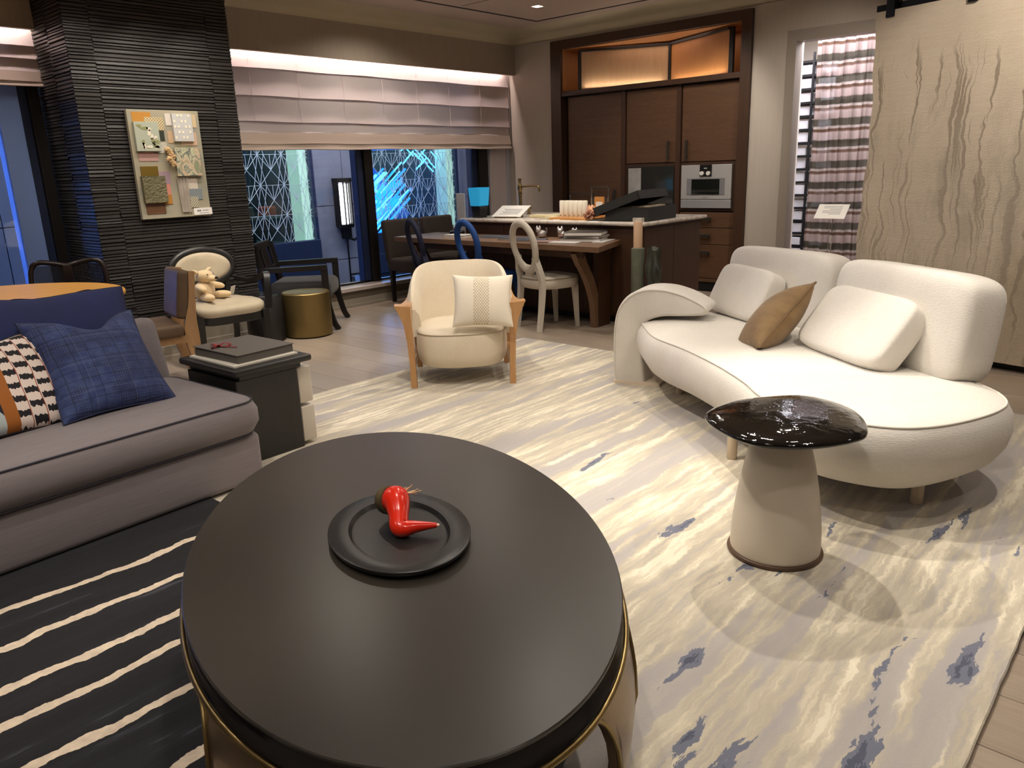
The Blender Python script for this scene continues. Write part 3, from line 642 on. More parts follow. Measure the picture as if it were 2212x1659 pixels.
hr = mesh('hanging_rug', rug_sheet(-1.5, 1.045, .055, 2.335), hang_mat(), None, 50); hr.matrix_world = RM; tag(hr, 'tall beige rug with branching brown streaks hung from a black bar', 'rug')
bar = thing('rug_rail', 'black iron rail with clamps holding the hanging rug', 'rail'); bar.matrix_world = RM
mesh('rail', bx(-1.6, 1.085, -.045, -.02, 2.345, 2.385, .003), m_iron, bar)
for s in (.95, .40, -.2, -.8): mesh('clamp', join(bx(s - .03, s + .03, -.03, .034, 2.29, 2.41, .004), bx(s - .01, s + .01, -.09, -.03, 2.37, 2.41)), m_iron, bar)
# acrylic sign stand
ss = thing('sign_stand', 'small white info card on a clear acrylic stand by the curtain', 'sign', (6.12, 2.20, 0), 0)
m_acr = M('clear_acrylic', (1, 1, 1, 1), .02, trans=1.0, spec=.4)
mesh('post', bx(-.008, .008, -.012, .012, 0, .98), m_acr, ss); mesh('foot', bx(-.1, .1, -.1, .1, 0, .008, .003), m_acr, ss)
cd = mesh('card', xf(join(bx(-.075, .075, -.115, .115, 0, .004)), T(0, 0, .985) @ RY(-42)), m_paper, ss)
m_txt = M('grey_text', srgb(120, 118, 116), .7)
mesh('lines_of_text', xf(join(*[bx(.05 - .016 * k, .054 - .016 * k, -.07, .07 - .05 * (k % 3 == 2), .004, .0048) for k in range(6)]), T(0, 0, .985) @ RY(-42)), m_txt, ss)
# ================================================================== ISLAND
m_isl = wood('island_oak', srgb(58, 38, 25), srgb(80, 53, 34), 'Z', .45)
def marble_mat():
    t = NT('white_marble'); n = t.noise(t.mapping((1, 1, 1)), 2.2, 8, .62, 1.4)
    t.set(Base_Color=t.ramp(n, [(.3, srgb(226, 218, 206)), (.46, srgb(216, 206, 194)), (.5, srgb(186, 175, 162)), (.54, srgb(222, 212, 200)), (.8, srgb(234, 227, 218))]), Roughness=.18); return t.m
m_marble = marble_mat()
IX0, IX1, IY0, IY1, IZ = 5.70, 6.80, 3.60, 5.84, .905
isl = thing('kitchen_island', 'dark oak kitchen island under the marble worktop', 'island', ((IX0 + IX1) / 2, (IY0 + IY1) / 2, 0))
def ip(name, g, mat, par=None): return mesh(name, xf(g, T(-(IX0 + IX1) / 2, -(IY0 + IY1) / 2, 0)), mat, par or isl)
ip('body', bx(IX0 + .06, IX1 - .06, IY0 + .05, IY1 - .05, .06, IZ - .035), m_isl); ip('plinth', bx(IX0 + .1, IX1 - .1, IY0 + .1, IY1 - .1, 0, .06), m_dkedge)
for k in range(4): ip('front_panel', bx(IX0 + .045, IX0 + .06, IY0 + .055 + k * .535, IY0 + .055 + k * .535 + .53, .08, IZ - .06, .003), m_isl)
for k in range(2): ip('end_panel', bx(IX0 + .06 + k * .49, IX0 + .06 + k * .49 + .485, IY0 + .035, IY0 + .05, .08, IZ - .06, .003), m_isl)
wt = mesh('worktop', xf(bx(IX0, IX1, IY0, IY1, IZ - .035, IZ, .014, 3), T(-(IX0 + IX1) / 2, -(IY0 + IY1) / 2, -IZ + .035)), m_marble, None, 40, ((IX0 + IX1) / 2, (IY0 + IY1) / 2, IZ - .035)); tag(wt, 'white veined marble worktop with rounded edge on the island', 'worktop')
# ================================================================== DINING TABLE at the island
m_tbl = wood('table_oak', srgb(104, 78, 58), srgb(130, 100, 76), 'Y', .4)
dt = thing('dining_table', 'long brown oak dining table joined to the island', 'table', (5.42, 4.93, 0))
poly = [(5.12, 3.66), (5.14, 6.22), (5.73, 6.22), (5.73, 3.86)]
mesh('tabletop', xf(prism(poly, .705, .752, .004), T(-5.42, -4.93, 0)), m_tbl, dt)
mesh('apron', xf(join(bx(5.22, 5.25, 3.9, 6.1, .64, .705), bx(5.62, 5.65, 3.9, 6.1, .64, .705)), T(-5.42, -4.93, 0)), m_isl, dt)
def curved_leg(y, side):
    pts = [(5.24, y, .70), (5.30, y, .60), (5.42, y, .42), (5.50, y, .22), (5.52, y, 0)]
    return rail(spline(pts, 5), .055, [.10] * 6 + [.085] * 15, up=(1, 0, 0))
for y in (3.98, 6.0): mesh('leg', xf(curved_leg(y, 1), T(-5.42, -4.93, 0)), m_tbl, dt)
mesh('end_board', xf(bx(5.52, 5.70, 3.95, 4.0, 0.0, .70), T(-5.42, -4.93, 0)), m_isl, dt)
# ================================================================== DINING CHAIRS
def oval_chair(name, label, mat, mwelt, loc, rz):
    """fully covered oval-back side chair; local +x is forward"""
    t = thing(name, label, 'chair', loc, rz, 'oval-back chairs at the dining table')
    def bp(h): return -.20 - .10 * max(0, h - .45) / .5        # back plane leans back
    ring = []
    for k in range(40):
        a = 2 * pi * k / 40; z = .725 + .205 * sin(a); w = (.165 + .02 * sin(a)) * cos(a); ring.append((bp(z), w, z))
    mesh('backrest', tube(ring, .026, 10, True, flat=(1.0, 1.25)), mat, t, 60)
    mesh('back_panel', join(rail(spline([(bp(.40), .0, .405), (bp(.5), 0, .55)], 3), .03, .10, (0, 1, 0)), tube(spline([(bp(.55) , -.15, .60), (bp(.5), -.075, .548), (bp(.5), 0, .535), (bp(.5), .075, .548), (bp(.55), .15, .60)], 5), .030, 8, flat=(1.2, .8))), mat, t, 60)
    for s in (-1, 1):
        pts = spline([(-.235, s * .175, 0), (-.205, s * .172, .22), (-.19, s * .17, .42), (bp(.5), s * .162, .52), (bp(.58), s * .140, .60), (bp(.64), s * .136, .645)], 4)
        mesh('leg', rail(pts, [.034 + .008 * min(1, i / 8) for i in range(len(pts))], [.036 + .014 * min(1, i / 8) for i in range(len(pts))], up=(1, 0, 0)), mat, t)
        pts = [(.185, s * .165, 0), (.175, s * .16, .2), (.165, s * .155, .38)]
        mesh('leg', rail(pts, [.028, .036, .046], [.028, .036, .046], up=(1, 0, 0)), mat, t)
    out = [(.235 * sq(cos(2 * pi * k / 36), .72), .225 * sq(sin(2 * pi * k / 36), .72)) for k in range(36)]
    def rg(f, z, o=out): return [Vector((x * f - .0, y * f, z)) for x, y in o]
    mesh('seat', loft([rg(.93, .365), rg(1.0, .385), rg(1.02, .42), rg(1.0, .448), rg(.96, .462), rg(.7, .474), rg(.2, .478)], True), mat, t, 50)
    mesh('piping', tube([(x * 1.005, y * 1.005, .452) for x, y in out], .005, 6, True), mwelt, t)
    return t
m_cw = M('white_chair_cover', srgb(206, 198, 184), .75, bump=.1, bscale=300); m_cwp = M('pale_piping', srgb(150, 138, 112), .7)
m_cb = M('cobalt_chair_cover', srgb(10, 62, 128), .75, bump=.1, bscale=300); m_cbp = M('cobalt_piping', srgb(12, 46, 96), .7)
m_cn = M('navy_chair_cover', srgb(18, 22, 52), .75, bump=.1, bscale=300); m_cnp = M('navy_piping', srgb(16, 18, 40), .7)
oval_chair('oval_back_chair', 'white oval-back dining chair with pale piping', m_cw, m_cwp, (5.325, 4.345, 0), -16)
oval_chair('oval_back_chair', 'bright cobalt blue oval-back dining chair', m_cb, m_cbp, (5.25, 4.96, 0), -14)
oval_chair('oval_back_chair', 'dark navy oval-back dining chair left of the cobalt blue one', m_cn, m_cnp, (5.22, 5.62, 0), -22)
m_ch = M('charcoal_fabric', srgb(62, 52, 46), .8, var=srgb(54, 46, 42), scale=8, bump=.1, bscale=250); m_chl = M('espresso_leg', srgb(26, 21, 20), .5)
def parsons(loc, rz, label):
    t = thing('parsons_chair', label, 'chair', loc, rz, 'charcoal upholstered dining chairs')
    mesh('backrest', xf(box(.10, .46, .46, .03, 3), T(-.23, 0, .66) @ RY(-8)), m_ch, t, 40); mesh('seat', box(.50, .46, .14, .035, 3, (.02, 0, .415)), m_ch, t, 40)
    for sx, sy in ((-.2, -.18), (-.2, .18), (.22, -.18), (.22, .18)): mesh('leg', xf(loft([[Vector((a * .024, b * .024, z)) * 1.0 if z else Vector((a * .017, b * .017, 0)) for a, b in ((1, 1), (-1, 1), (-1, -1), (1, -1))] for z in (0, .35)]), T(sx, sy, 0)), m_chl, t)
    return t
parsons((5.62, 6.46, 0), -96, 'charcoal upholstered dining chair at the window end of the table')
parsons((6.18, 6.46, 0), -90, 'charcoal upholstered dining chair half hidden behind the dark navy one')
# ================================================================== THINGS ON THE ISLAND
ZI = IZ
t = thing('table_lamp', 'small lamp with bright blue shade and black base on the worktop', 'lamp', (5.86, 5.69, ZI))
mesh('base', loft([[Vector((a * r, b * r, z)) for a, b in ((1, 1), (-1, 1), (-1, -1), (1, -1))] for r, z in ((.055, 0), (.048, .02), (.062, .115))]), m_blackpl, t)
def shade_ring(r, z): return [Vector((r * sq(cos(2 * pi * k / 28), .35), r * sq(sin(2 * pi * k / 28), .35), z)) for k in range(28)]
mesh('shade', loft([shade_ring(.074, .12), shade_ring(.088, .30), shade_ring(.083, .30), shade_ring(.07, .125)], True), M('blue_shade', srgb(40, 150, 190), .7, emit=srgb(30, 130, 175), es=.6), t, 40)
t = thing('display_sign', 'tall narrow white sign panel beside the blue lamp', 'sign', (5.80, 5.90, .55), -20)
mesh('panel', bx(-.006, .006, -.10, .10, 0, .60, .002), M('sign_white', srgb(206, 204, 204), .5), t); mesh('stand', bx(-.05, .05, -.02, .02, -.55, .0, .004), m_iron, t)
t = thing('kitchen_tap', 'antique brass bridge tap with cross handles on the island', 'tap', (6.42, 5.62, ZI))
mesh('body', lathe([(.03, 0), (.03, .015), (.019, .02), (.019, .20), (.024, .205), (.024, .22), (.018, .225), (.018, .25), (.027, .262), (.027, .30), (.014, .32), (.011, .34), (.018, .352), (.018, .368), (.002, .375)], 20), m_brass, t, 40)
mesh('spout', tube(spline([(0, 0, .285), (.0, -.12, .292), (.0, -.22, .292), (.0, -.262, .28), (.0, -.27, .235)], 6), .011, 10), m_brass, t, 50)
for y in (-.12, .12):
    mesh('valve', xf(lathe([(.022, 0), (.022, .01), (.012, .02), (.012, .06), (.016, .065), (.004, .08)], 16), T(0, y, 0)), m_brass, t, 40)
    mesh('cross_handle', join(tube([(-.035, y, .065), (.035, y, .065)], .006, 6), tube([(0, y - .035, .065), (0, y + .035, .065)], .006, 6)), m_brass, t)
t = thing('menu_stand', 'open white brochure tilted on a little brass easel', 'brochure', (5.98, 5.36, ZI), 10)
mesh('board', xf(bx(-.12, .12, -.17, .17, 0, .008, .002), T(0, 0, .055) @ RY(-24)), m_paper, t); mesh('print', xf(join(*[bx(-.07 + .025 * k, -.062 + .025 * k, -.12, .1 - .03 * (k % 2), .008, .0088) for k in range(5)]), T(0, 0, .055) @ RY(-24)), m_txt, t)
mesh('easel', join(bx(.02, .03, -.12, -.11, 0, .06), bx(.02, .03, .11, .12, 0, .06), bx(-.12, -.1, -.13, .13, 0, .012)), m_brass, t)
m_samp = M('ivory_sample', srgb(222, 208, 170), .5, var=srgb(206, 190, 150), scale=8)
for k, (x, y, w) in enumerate(((6.02, 5.02, .16), (5.98, 4.84, .20), (6.22, 4.92, .22), (5.86, 4.72, .10))):
    o = mesh('stone_sample', box(.13, w, .02 + .008 * (k < 2), .003, 1, (0, 0, .012)), m_samp, None, None, (x, y, ZI + .003)); tag(o, ['small ivory stone sample nearest the brochure', 'long ivory stone sample slab on the worktop', 'rear ivory stone sample slab on the worktop', 'tiny ivory stone sample at the worktop edge'][k], 'sample')
for k, y in enumerate((5.06, 4.90, 4.60)):
    o = mesh('label_card', box(.03, .07, .004, 0, 1, (0, 0, .002)), m_paper, None, None, (5.76, y, ZI)); tag(o, ['white label card nearest the brochure on the worktop edge', 'white label card at the middle of the worktop edge', 'white label card in front of the candle tray'][k], 'card')
t = thing('wooden_tray', 'amber wooden tray under the row of ivory cylinders', 'tray', (5.90, 4.47, ZI), 0)
mesh('board', bx(-.11, .11, -.26, .24, 0, .022, .006), M('amber_wood', srgb(206, 148, 84), .4, var=srgb(188, 130, 68), vs=(3, .6, 1), scale=8), t)
m_cyl = M('ivory_enamel', srgb(240, 232, 214), .35)
for k in range(6):
    o = thing('ivory_cylinder', '', 'candle', (5.89, 4.63 - .053 * k, ZI + .022)); tag(o, 'ivory cylinder, %s of six in the row on the amber tray' % ('leftmost', 'second from left', 'third from left', 'third from right', 'second from right', 'rightmost')[k], 'candle', 'ivory cylinders on the amber tray')
    mesh('body', lathe([(.024, 0), (.026, .004), (.026, .145), (.022, .15)], 18), m_cyl, o, 40); mesh('print', box(.002, .012, .006, 0, 1, (-.026, 0, .016)), m_brass, o)
m_coral = M('orange_coral', srgb(226, 150, 110), .6, var=srgb(245, 214, 180), scale=30, bump=.8, bscale=40); m_shell = M('brown_shell', srgb(168, 108, 80), .5, var=srgb(120, 70, 50), scale=25, bump=.8, bscale=40)
def lump(r, seed, amp=.28, n=18, sq_=1.0):
    q = random.Random(seed); ph = [(q.uniform(2, 6), q.uniform(2, 6), q.uniform(0, 6)) for _ in range(4)]; rings = []
    for i in range(n + 1):
        a = -pi / 2 + pi * max(.03, min(.97, i / n)); row = []
        for j in range(24):
            b = 2 * pi * j / 24; k = 1 + amp * sum(sin(p * a * 1.5 + o) * cos(round(s) * b + o) for p, s, o in ph) / 2.2; row.append(Vector((r * k * cos(a) * cos(b), r * k * cos(a) * sin(b), r * sq_ * (k * sin(a) + .9))))
        rings.append(row)
    return loft(rings)
o = mesh('coral_piece', lump(.05, 2, .45), m_coral, None, 70, (5.93, 4.32, ZI + .022)); tag(o, 'orange and white coral lump at the end of the amber tray', 'coral')
o = mesh('shell_figure', lump(.042, 6, .5), m_shell, None, 70, (5.82, 4.26, ZI)); tag(o, 'small brown knobbly shell figure at the worktop edge', 'figurine')
# acrylic easels and the amber card
for k, (x, y, w, h) in enumerate(((6.24, 4.66, .30, .22), (6.12, 4.36, .20, .29))):
    o = thing('acrylic_frame', ['low clear acrylic display frame behind the ivory cylinders', 'tall clear acrylic display frame behind the amber card'][k], 'display frame', (x, y, ZI), 0)
    mesh('sheet', bx(-.003, .003, -w / 2, w / 2, 0, h), m_acr, o); mesh('edge', join(bx(-.005, .005, -w / 2, w / 2, h - .008, h), bx(-.005, .005, -w / 2, -w / 2 + .008, 0, h), bx(-.005, .005, w / 2 - .008, w / 2, 0, h)), m_steel, o)
o = thing('price_card', 'amber upright card with white panel beside the coral', 'card', (6.0, 4.28, ZI), 8); mesh('card', bx(-.004, .004, -.05, .05, 0, .20, .001), M('amber_card', srgb(205, 140, 70), .6), o); mesh('white_panel', bx(-.006, -.004, -.033, .033, .075, .155), m_paper, o)
# black sample box with propped lid
m_bbox = M('black_card', srgb(44, 44, 43), .6)
o = thing('sample_box', 'large black sample box with lid propped open on the worktop corner', 'box', (6.05, 3.86, ZI), 6)
mesh('tray', join(bx(-.28, .28, -.21, -.20, 0, .12), bx(-.28, .28, .20, .21, 0, .12), bx(-.28, -.27, -.2, .2, 0, .12), bx(.27, .28, -.2, .2, 0, .12), bx(-.28, .28, -.2, .2, 0, .01)), m_bbox, o)
mesh('lid', xf(join(bx(-.29, .29, -.36, .10, 0, .012), bx(-.29, -.28, -.36, .1, -.06, .0), bx(.28, .29, -.36, .1, -.06, 0), bx(-.29, .29, -.36, -.35, -.06, 0), bx(-.29, .29, .09, .1, -.06, 0)), T(-.02, .22, .135) @ RX(-19)), m_bbox, o)
mesh('lettering', xf(join(*[bx(-.293, -.29, -.22 + .012 * k, -.212 + .012 * k, -.033, -.027) for k in range(7)]), T(-.02, .22, .135) @ RX(-19)), m_steel, o)
mesh('swatch', join(bx(-.22, .18, -.15, -.02, .01, .125), bx(-.18, .2, -.01, .1, .01, .118)), M('tan_swatch', srgb(196, 160, 110), .7, var=srgb(232, 222, 200), scale=14), o)
o = mesh('black_folder', box(.22, .34, .006, .001, 1, (0, 0, .003)), m_bbox, None, None, (5.88, 4.09, ZI), (0, 0, radians(10))); tag(o, 'flat black folder on the worktop beside the open box', 'folder')
o = mesh('marble_block', box(.05, .09, .035, .004, 2, (0, 0, .0175)), m_marble, None, None, (5.76, 3.70, ZI)); tag(o, 'small white marble block at the worktop corner', 'sample')
# ================================================================== THINGS ON THE DINING TABLE
ZT = .752
m_silver = M('chrome_silver', srgb(222, 216, 216), .22, metal=.75)
for k, (x, y, s) in enumerate(((5.62, 4.66, 1.0), (5.66, 4.46, .95), (5.68, 4.33, .85))):
    o = thing('silver_figurine', ['rounded silver figurine nearest the white chair', 'middle silver figurine with pointed ears', 'silver figurine with a curled tail next to the book stack'][k], 'figurine', (x, y, ZT), 30 * k, 'silver animal figurines on the dining table')
    mesh('body', xf(superq(.10, .075, .07, .9, .9, 20, 12), T(0, 0, .035) @ SC(s, s, s)), m_silver, o, 70); mesh('head', xf(superq(.05, .05, .05, 1, 1, 16, 10), T(-.04 * s, .01, .072 * s)), m_silver, o, 70)
    for e in (-1, 1): mesh('ear', xf(lathe([(.012, 0), (.008, .014), (.001, .026)], 8), T(-.04 * s, .01 + e * .016, .09 * s)), m_silver, o, 70)
    mesh('tail', tube(spline([(.05 * s, 0, .02), (.075 * s, .01, .04), (.07 * s, .0, .075), (.055 * s, 0, .08)], 4), .007, 6), m_silver, o, 70)
m_cov = [M('grey_cover', srgb(92, 88, 86), .4), M('black_cover', srgb(34, 32, 32), .35), M('slate_cover', srgb(70, 74, 84), .5), M('taupe_cover', srgb(134, 122, 112), .5), M('white_cover', srgb(214, 210, 206), .5)]
def book(label, x, y, z, w, d, h, rz, m, group=None):
    o = thing('book', label, 'book', (x, y, z), rz, group); mesh('cover', join(bx(-w / 2, w / 2, -d / 2, d / 2, 0, .003), bx(-w / 2, w / 2, -d / 2, d / 2, h - .003, h), bx(w / 2 - .003, w / 2, -d / 2, d / 2, 0, h)), m, o); mesh('pages', bx(-w / 2 + .004, w / 2 - .003, -d / 2 + .004, d / 2 - .004, .003, h - .003), m_paper, o); return o
book('grey book at the bottom of the stack at the table end', 5.52, 4.10, ZT, .27, .36, .030, 20, m_cov[0]); book('dark taupe book in the middle of the stack', 5.54, 4.09, ZT + .03, .25, .33, .022, 14, m_cov[3])
book('black picture book on top of the stack at the table end', 5.52, 4.08, ZT + .052, .25, .33, .034, 22, m_cov[1])
book('thin pale brochure at the table corner beside the stack', 5.53, 3.90, ZT, .30, .10, .008, 14, m_cov[4])
book('slate notebook lying behind the white chair', 5.40, 4.78, ZT, .18, .32, .016, 8, m_cov[2])
book('slim slate folder lying on a white sheet near the white chair', 5.36, 4.56, ZT, .16, .26, .012, 30, m_cov[2])
book('mauve swatch folder in front of the book stack', 5.30, 4.33, ZT, .15, .28, .010, 24, M('mauve_cover', srgb(150, 122, 120), .6))
book('white stacked swatch card in front of the book stack', 5.24, 4.10, ZT, .12, .26, .014, 10, m_cov[4])
book('grey brochure between the cobalt and white chairs', 5.48, 5.14, ZT, .20, .30, .014, 12, m_cov[2]); book('white box file by the cobalt chair', 5.36, 5.50, ZT, .17, .26, .026, 6, m_cov[4])
o = thing('jewel_stand', 'glossy black ring stand on the dining table by the navy chair', 'ornament', (5.55, 5.72, ZT)); mesh('base', superq(.13, .16, .05, .7, .7, 18, 8), m_blackpl, o, 60, (0, 0, .025)); mesh('knob', superq(.06, .05, .06, 1, 1, 14, 8), m_silver, o, 60, (0, .02, .07))
# ================================================================== FABRIC ROLL AND GREEN DRAPE leaning on the island end
o = thing('fabric_roll', 'grey-green fabric roll on a wooden tube standing by the island', 'fabric roll', (5.60, 3.60, 0))
mesh('roll', lathe([(.052, 0), (.055, .006), (.055, .70), (.048, .705)], 24), M('sage_fabric', srgb(112, 116, 100), .85, var=srgb(98, 102, 88), scale=12, bump=.2, bscale=120), o, 40); mesh('tube', lathe([(.038, .70), (.038, .915), (.034, .92)], 20), M('pale_wood_tube', srgb(206, 172, 140), .5), o, 40)
def drape():
    rows = []
    for i in range(19):
        z = .06 + .64 * i / 18; w = .034 + .030 * sin(pi * min(1, i / 20)) + .008 * sin(i * 1.1); rows.append([Vector(((w + .012 * sin(4 * a + i * .35) + .008 * sin(7 * a - i * .5)) * .8 * cos(a) + .006 * sin(i * .8), (w + .014 * sin(4 * a + i * .3) + .008 * sin(9 * a + i * .7)) * sin(a) - .012 * sin(i * .33), z + .014 * sin(3 * a) * (i == 18))) for a in [2 * pi * j / 48 for j in range(48)]])
    return loft(rows)
o = thing('velvet_drape', 'crumpled dark green velvet length hanging at the island corner', 'fabric', (5.64, 3.46, 0), 0)
mesh('cloth', drape(), M('green_velvet', srgb(66, 70, 56), .45, var=srgb(20, 22, 18), vs=(3, 3, .6), scale=12, sheen=.1, bump=.9, bscale=12), o, 70); mesh('pole', lathe([(.01, 0), (.01, .7)], 10), m_iron, o); mesh('foot', lathe([(.07, 0), (.07, .01), (.012, .016)], 20), m_iron, o)
# ================================================================== RUGS
def cream_rug_mat():
    t = NT('cream_streaked_wool'); o = t.tc()
    w = t.noise(t.mapping((1.2, 2.0, 1)), 1.8, 4, .6); wf = t.noise(t.mapping((1, 1, 1)), 26, 3, .6)
    wc = t.node('ShaderNodeCombineXYZ'); t.l.new(t.math('MULTIPLY', t.math('SUBTRACT', w, .5), .18), wc.inputs[0])
    t.l.new(t.math('ADD', t.math('MULTIPLY', t.math('SUBTRACT', w, .5), .075), t.math('MULTIPLY', t.math('SUBTRACT', wf, .5), .030)), wc.inputs[1])
    ad = t.node('ShaderNodeVectorMath', operation='ADD'); t.l.new(o, ad.inputs[0]); t.l.new(wc.outputs[0], ad.inputs[1]); v = ad.outputs[0]
    rz = (0, 0, radians(-3))
    n1 = t.noise(t.mapping((.5, 8.0, 1), rot=rz, src=v), 2.0, 5, .6, .05)
    n2 = t.noise(t.mapping((2.0, 17, 1), rot=rz, src=v), 2.0, 4, .55, .1)
    broad = t.noise(t.mapping((.30, 2.6, 1), rot=rz, loc=(4, 2, 0), src=v), 1.8, 4, .55, .2)
    n = t.math('ADD', t.math('ADD', t.math('MULTIPLY', n1, .45), t.math('MULTIPLY', n2, .27)), t.math('MULTIPLY', broad, .28))
    c = t.ramp(n, [(0, srgb(172, 166, 162)), (.425, srgb(180, 172, 162)), (.462, srgb(192, 181, 160)), (.490, srgb(200, 190, 169)), (.520, srgb(214, 203, 178)), (.548, srgb(236, 226, 202)), (.595, srgb(206, 196, 174))], 'CONSTANT')
    soft = t.ramp(n, [(.36, srgb(166, 163, 162)), (.5, srgb(199, 190, 172)), (.60, srgb(240, 231, 210))]); c = t.mix(.45, c, soft)
    lav = t.ramp(broad, [(.425, (.8, .8, .8, 1)), (.455, (0, 0, 0, 1))]); c = t.mix(lav, c, srgb(176, 170, 168))
    px_, py_, pz_ = t.sep(o)
    d = t.noise(t.mapping((1.0, 5.2, 1), rot=rz, loc=(7.3, 1.7, 0), src=v), 1.7, 5, .6, .2)
    near = t.node('ShaderNodeMapRange'); t.l.new(t.math('ADD', px_, py_), near.inputs[0]); near.inputs[1].default_value = -2.6; near.inputs[2].default_value = .4; near.inputs[3].default_value = .0; near.inputs[4].default_value = .10
    dm = t.math('SUBTRACT', d, near.outputs[0])
    c = t.mix(t.ramp(dm, [(.597, (0, 0, 0, 1)), (.602, (1, 1, 1, 1))]), c, srgb(112, 116, 132)); c = t.mix(t.ramp(dm, [(.652, (0, 0, 0, 1)), (.657, (1, 1, 1, 1))]), c, srgb(80, 84, 102))
    t.set(Base_Color=c, Roughness=.95); t.b.inputs['Sheen Weight'].default_value = .2
    h = t.math('ADD', t.math('MULTIPLY', n, 2.5), t.noise(t.mapping((1, 1, 1)), 260, 2)); t.bump(h, .3, .006); return t.m
RX0, RX1, RY0, RY1 = .55, 4.77, .237, 4.19
def rug_slab(x0, x1, y0, y1, h, n=60):
    cx_, cy_ = (x0 + x1) / 2, (y0 + y1) / 2; r = random.Random(9); ring = []
    for (a, b) in (((x0, y0), (x1, y0)), ((x1, y0), (x1, y1)), ((x1, y1), (x0, y1)), ((x0, y1), (x0, y0))):
        for k in range(n): ring.append((a[0] + (b[0] - a[0]) * k / n - cx_ + r.uniform(-.0015, .0015), a[1] + (b[1] - a[1]) * k / n - cy_ + r.uniform(-.0015, .0015)))
    return prism(ring, 0, h, .004, 1), (cx_, cy_)
g, cc = rug_slab(RX0, RX1, RY0, RY1, .014)
o = mesh('area_rug', g, cream_rug_mat(), None, None, (cc[0], cc[1], .0005)); tag(o, 'large cream and grey streaked area rug under the white sofa', 'rug')
def black_rug_mat():
    t = NT('black_striped_wool'); o = t.tc(); x, y, z = t.sep(o)
    w = t.noise(t.mapping((1.6, 2, 1)), 1.5, 5, .65); w2 = t.noise(t.mapping((1, 1, 1)), 30, 3)
    yy = t.math('ADD', t.math('ADD', y, t.math('MULTIPLY', t.math('SUBTRACT', w, .5), .11)), t.math('MULTIPLY', t.math('SUBTRACT', w2, .5), .014))
    mr = t.node('ShaderNodeMapRange'); t.l.new(yy, mr.inputs[0]); mr.inputs[1].default_value = -1.5; mr.inputs[2].default_value = 1.5   # local y -1.5..1.5 -> 0..1
    dark = t.ramp(t.noise(t.mapping((.9, 9, 1)), 1.6, 5, .6, .3), [(.45, srgb(26, 26, 30)), (.62, srgb(34, 34, 40)), (.66, srgb(72, 72, 82)), (.74, srgb(50, 50, 58))])
    YC = (1.27 + 3.3) / 2; st = []; K, Wt = (0, 0, 0, 1), (1, 1, 1, 1); stops = [(0, K)]
    for yv in (1.38, 1.65, 1.92, 2.145, 2.31, 2.54, 2.775):
        p = (yv - YC + 1.5) / 3.0; stops += [(p - .0050, Wt), (p + .0050, K)]
    m = t.ramp(mr.outputs[0], stops + [(1, K)], 'CONSTANT')
    c = t.mix(m, dark, t.ramp(w2, [(.3, srgb(232, 214, 190)), (.7, srgb(206, 188, 168))]))
    t.set(Base_Color=c, Roughness=.95); t.bump(t.math('ADD', t.noise(t.mapping((1, 1, 1)), 240, 2), t.math('MULTIPLY', m, 1.2)), .5, .006); return t.m
g, cc = rug_slab(-1.4, 1.44, 1.27, 3.3, .012); o = mesh('area_rug', g, black_rug_mat(), None, None, (cc[0], cc[1], .0145)); tag(o, 'black rug with thin wavy white stripes below the grey sofa', 'rug')
ZB = .0265   # top of the black rug
ZC = .0145   # top of the cream rug
# ================================================================== COFFEE TABLE (oval)
CTx, CTy, CTa = 1.216, 1.554, 58.3
m_lac = M('dark_lacquer', srgb(50, 45, 39), .33, var=srgb(43, 39, 34), scale=2.0, spec=.55)
m_gloss = M('black_gloss_band', srgb(12, 11, 10), .12, spec=.7); m_bronze = M('satin_bronze', srgb(146, 124, 98), .3, metal=.9, var=srgb(128, 108, 84), vs=(1, 1, .3), scale=4)
ct = thing('coffee_table', 'big oval dark lacquer coffee table with brass rim and bronze legs', 'table', (CTx, CTy, ZB), CTa)
def el(f, z, n=120, a=.897, b=.546, e=0.0): return [Vector(((a + e) * f * cos(2 * pi * k / n), (b + e) * f * sin(2 * pi * k / n), z - ZB)) for k in range(n)]
mesh('tabletop', loft([el(.5, .408), el(1, .408, e=-.01), el(1, .411, e=-.001), el(1, .4175), el(1, .42, e=-.003), el(.5, .42)], True), m_lac, ct, 30)
mesh('band', loft([el(1, .409, e=-.012), el(1, .398, e=-.022), el(1, .37, e=-.014), el(1, .355, e=.004)], False), m_gloss, ct, 40)
mesh('rim', tube([v for v in el(1, .352, e=.006)], .0075, 8, True), m_brass, ct, 60)
mesh('underside', loft([el(.3, .345), el(1, .345, e=-.002), el(1, .33, e=-.03), el(.3, .33)], True), m_gloss, ct)
def ct_leg(t0, t1, foot):
    """bronze panel between arch crowns t0..t1 (degrees) narrowing to the foot"""
    n = 40; outer_t, outer_b, inner_t, inner_b, edge = [], [], [], [], []
    for k in range(n + 1):
        th = radians(t0 + (t1 - t0) * k / n); dd = abs(t0 + (t1 - t0) * k / n - foot) / ((t1 - t0) / 2)
        q = max(0.0, (dd - .42) / .58); zb = .335 * (1 - (1 - min(1, q)) ** 2.6) ** (1 / 2.6) if q > 0 else 0.0
        zb = min(zb, .322)
        def P(z, e):
            bul = .030 * sin(pi * min(1, max(0, (.33 - z) / .33))) - .0
            return Vector(((.897 + e + bul) * cos(th), (.546 + e + bul) * sin(th), z - (0 if z > .0 else 0)))
        col = [P(.325 + (zb - .325) * j / 6, .0) for j in range(7)]; coli = [P(.325 + (zb - .325) * j / 6, -.028) for j in range(7)]
        outer_t.append(col); inner_t.append(coli); edge.append(P(zb, .001))
    g1 = loft(outer_t, False, False); g2 = loft(inner_t, False, False); g3 = loft([[c[-1] for c in outer_t], [c[-1] for c in inner_t]], False, False)
    return join(g1, g2, g3), edge
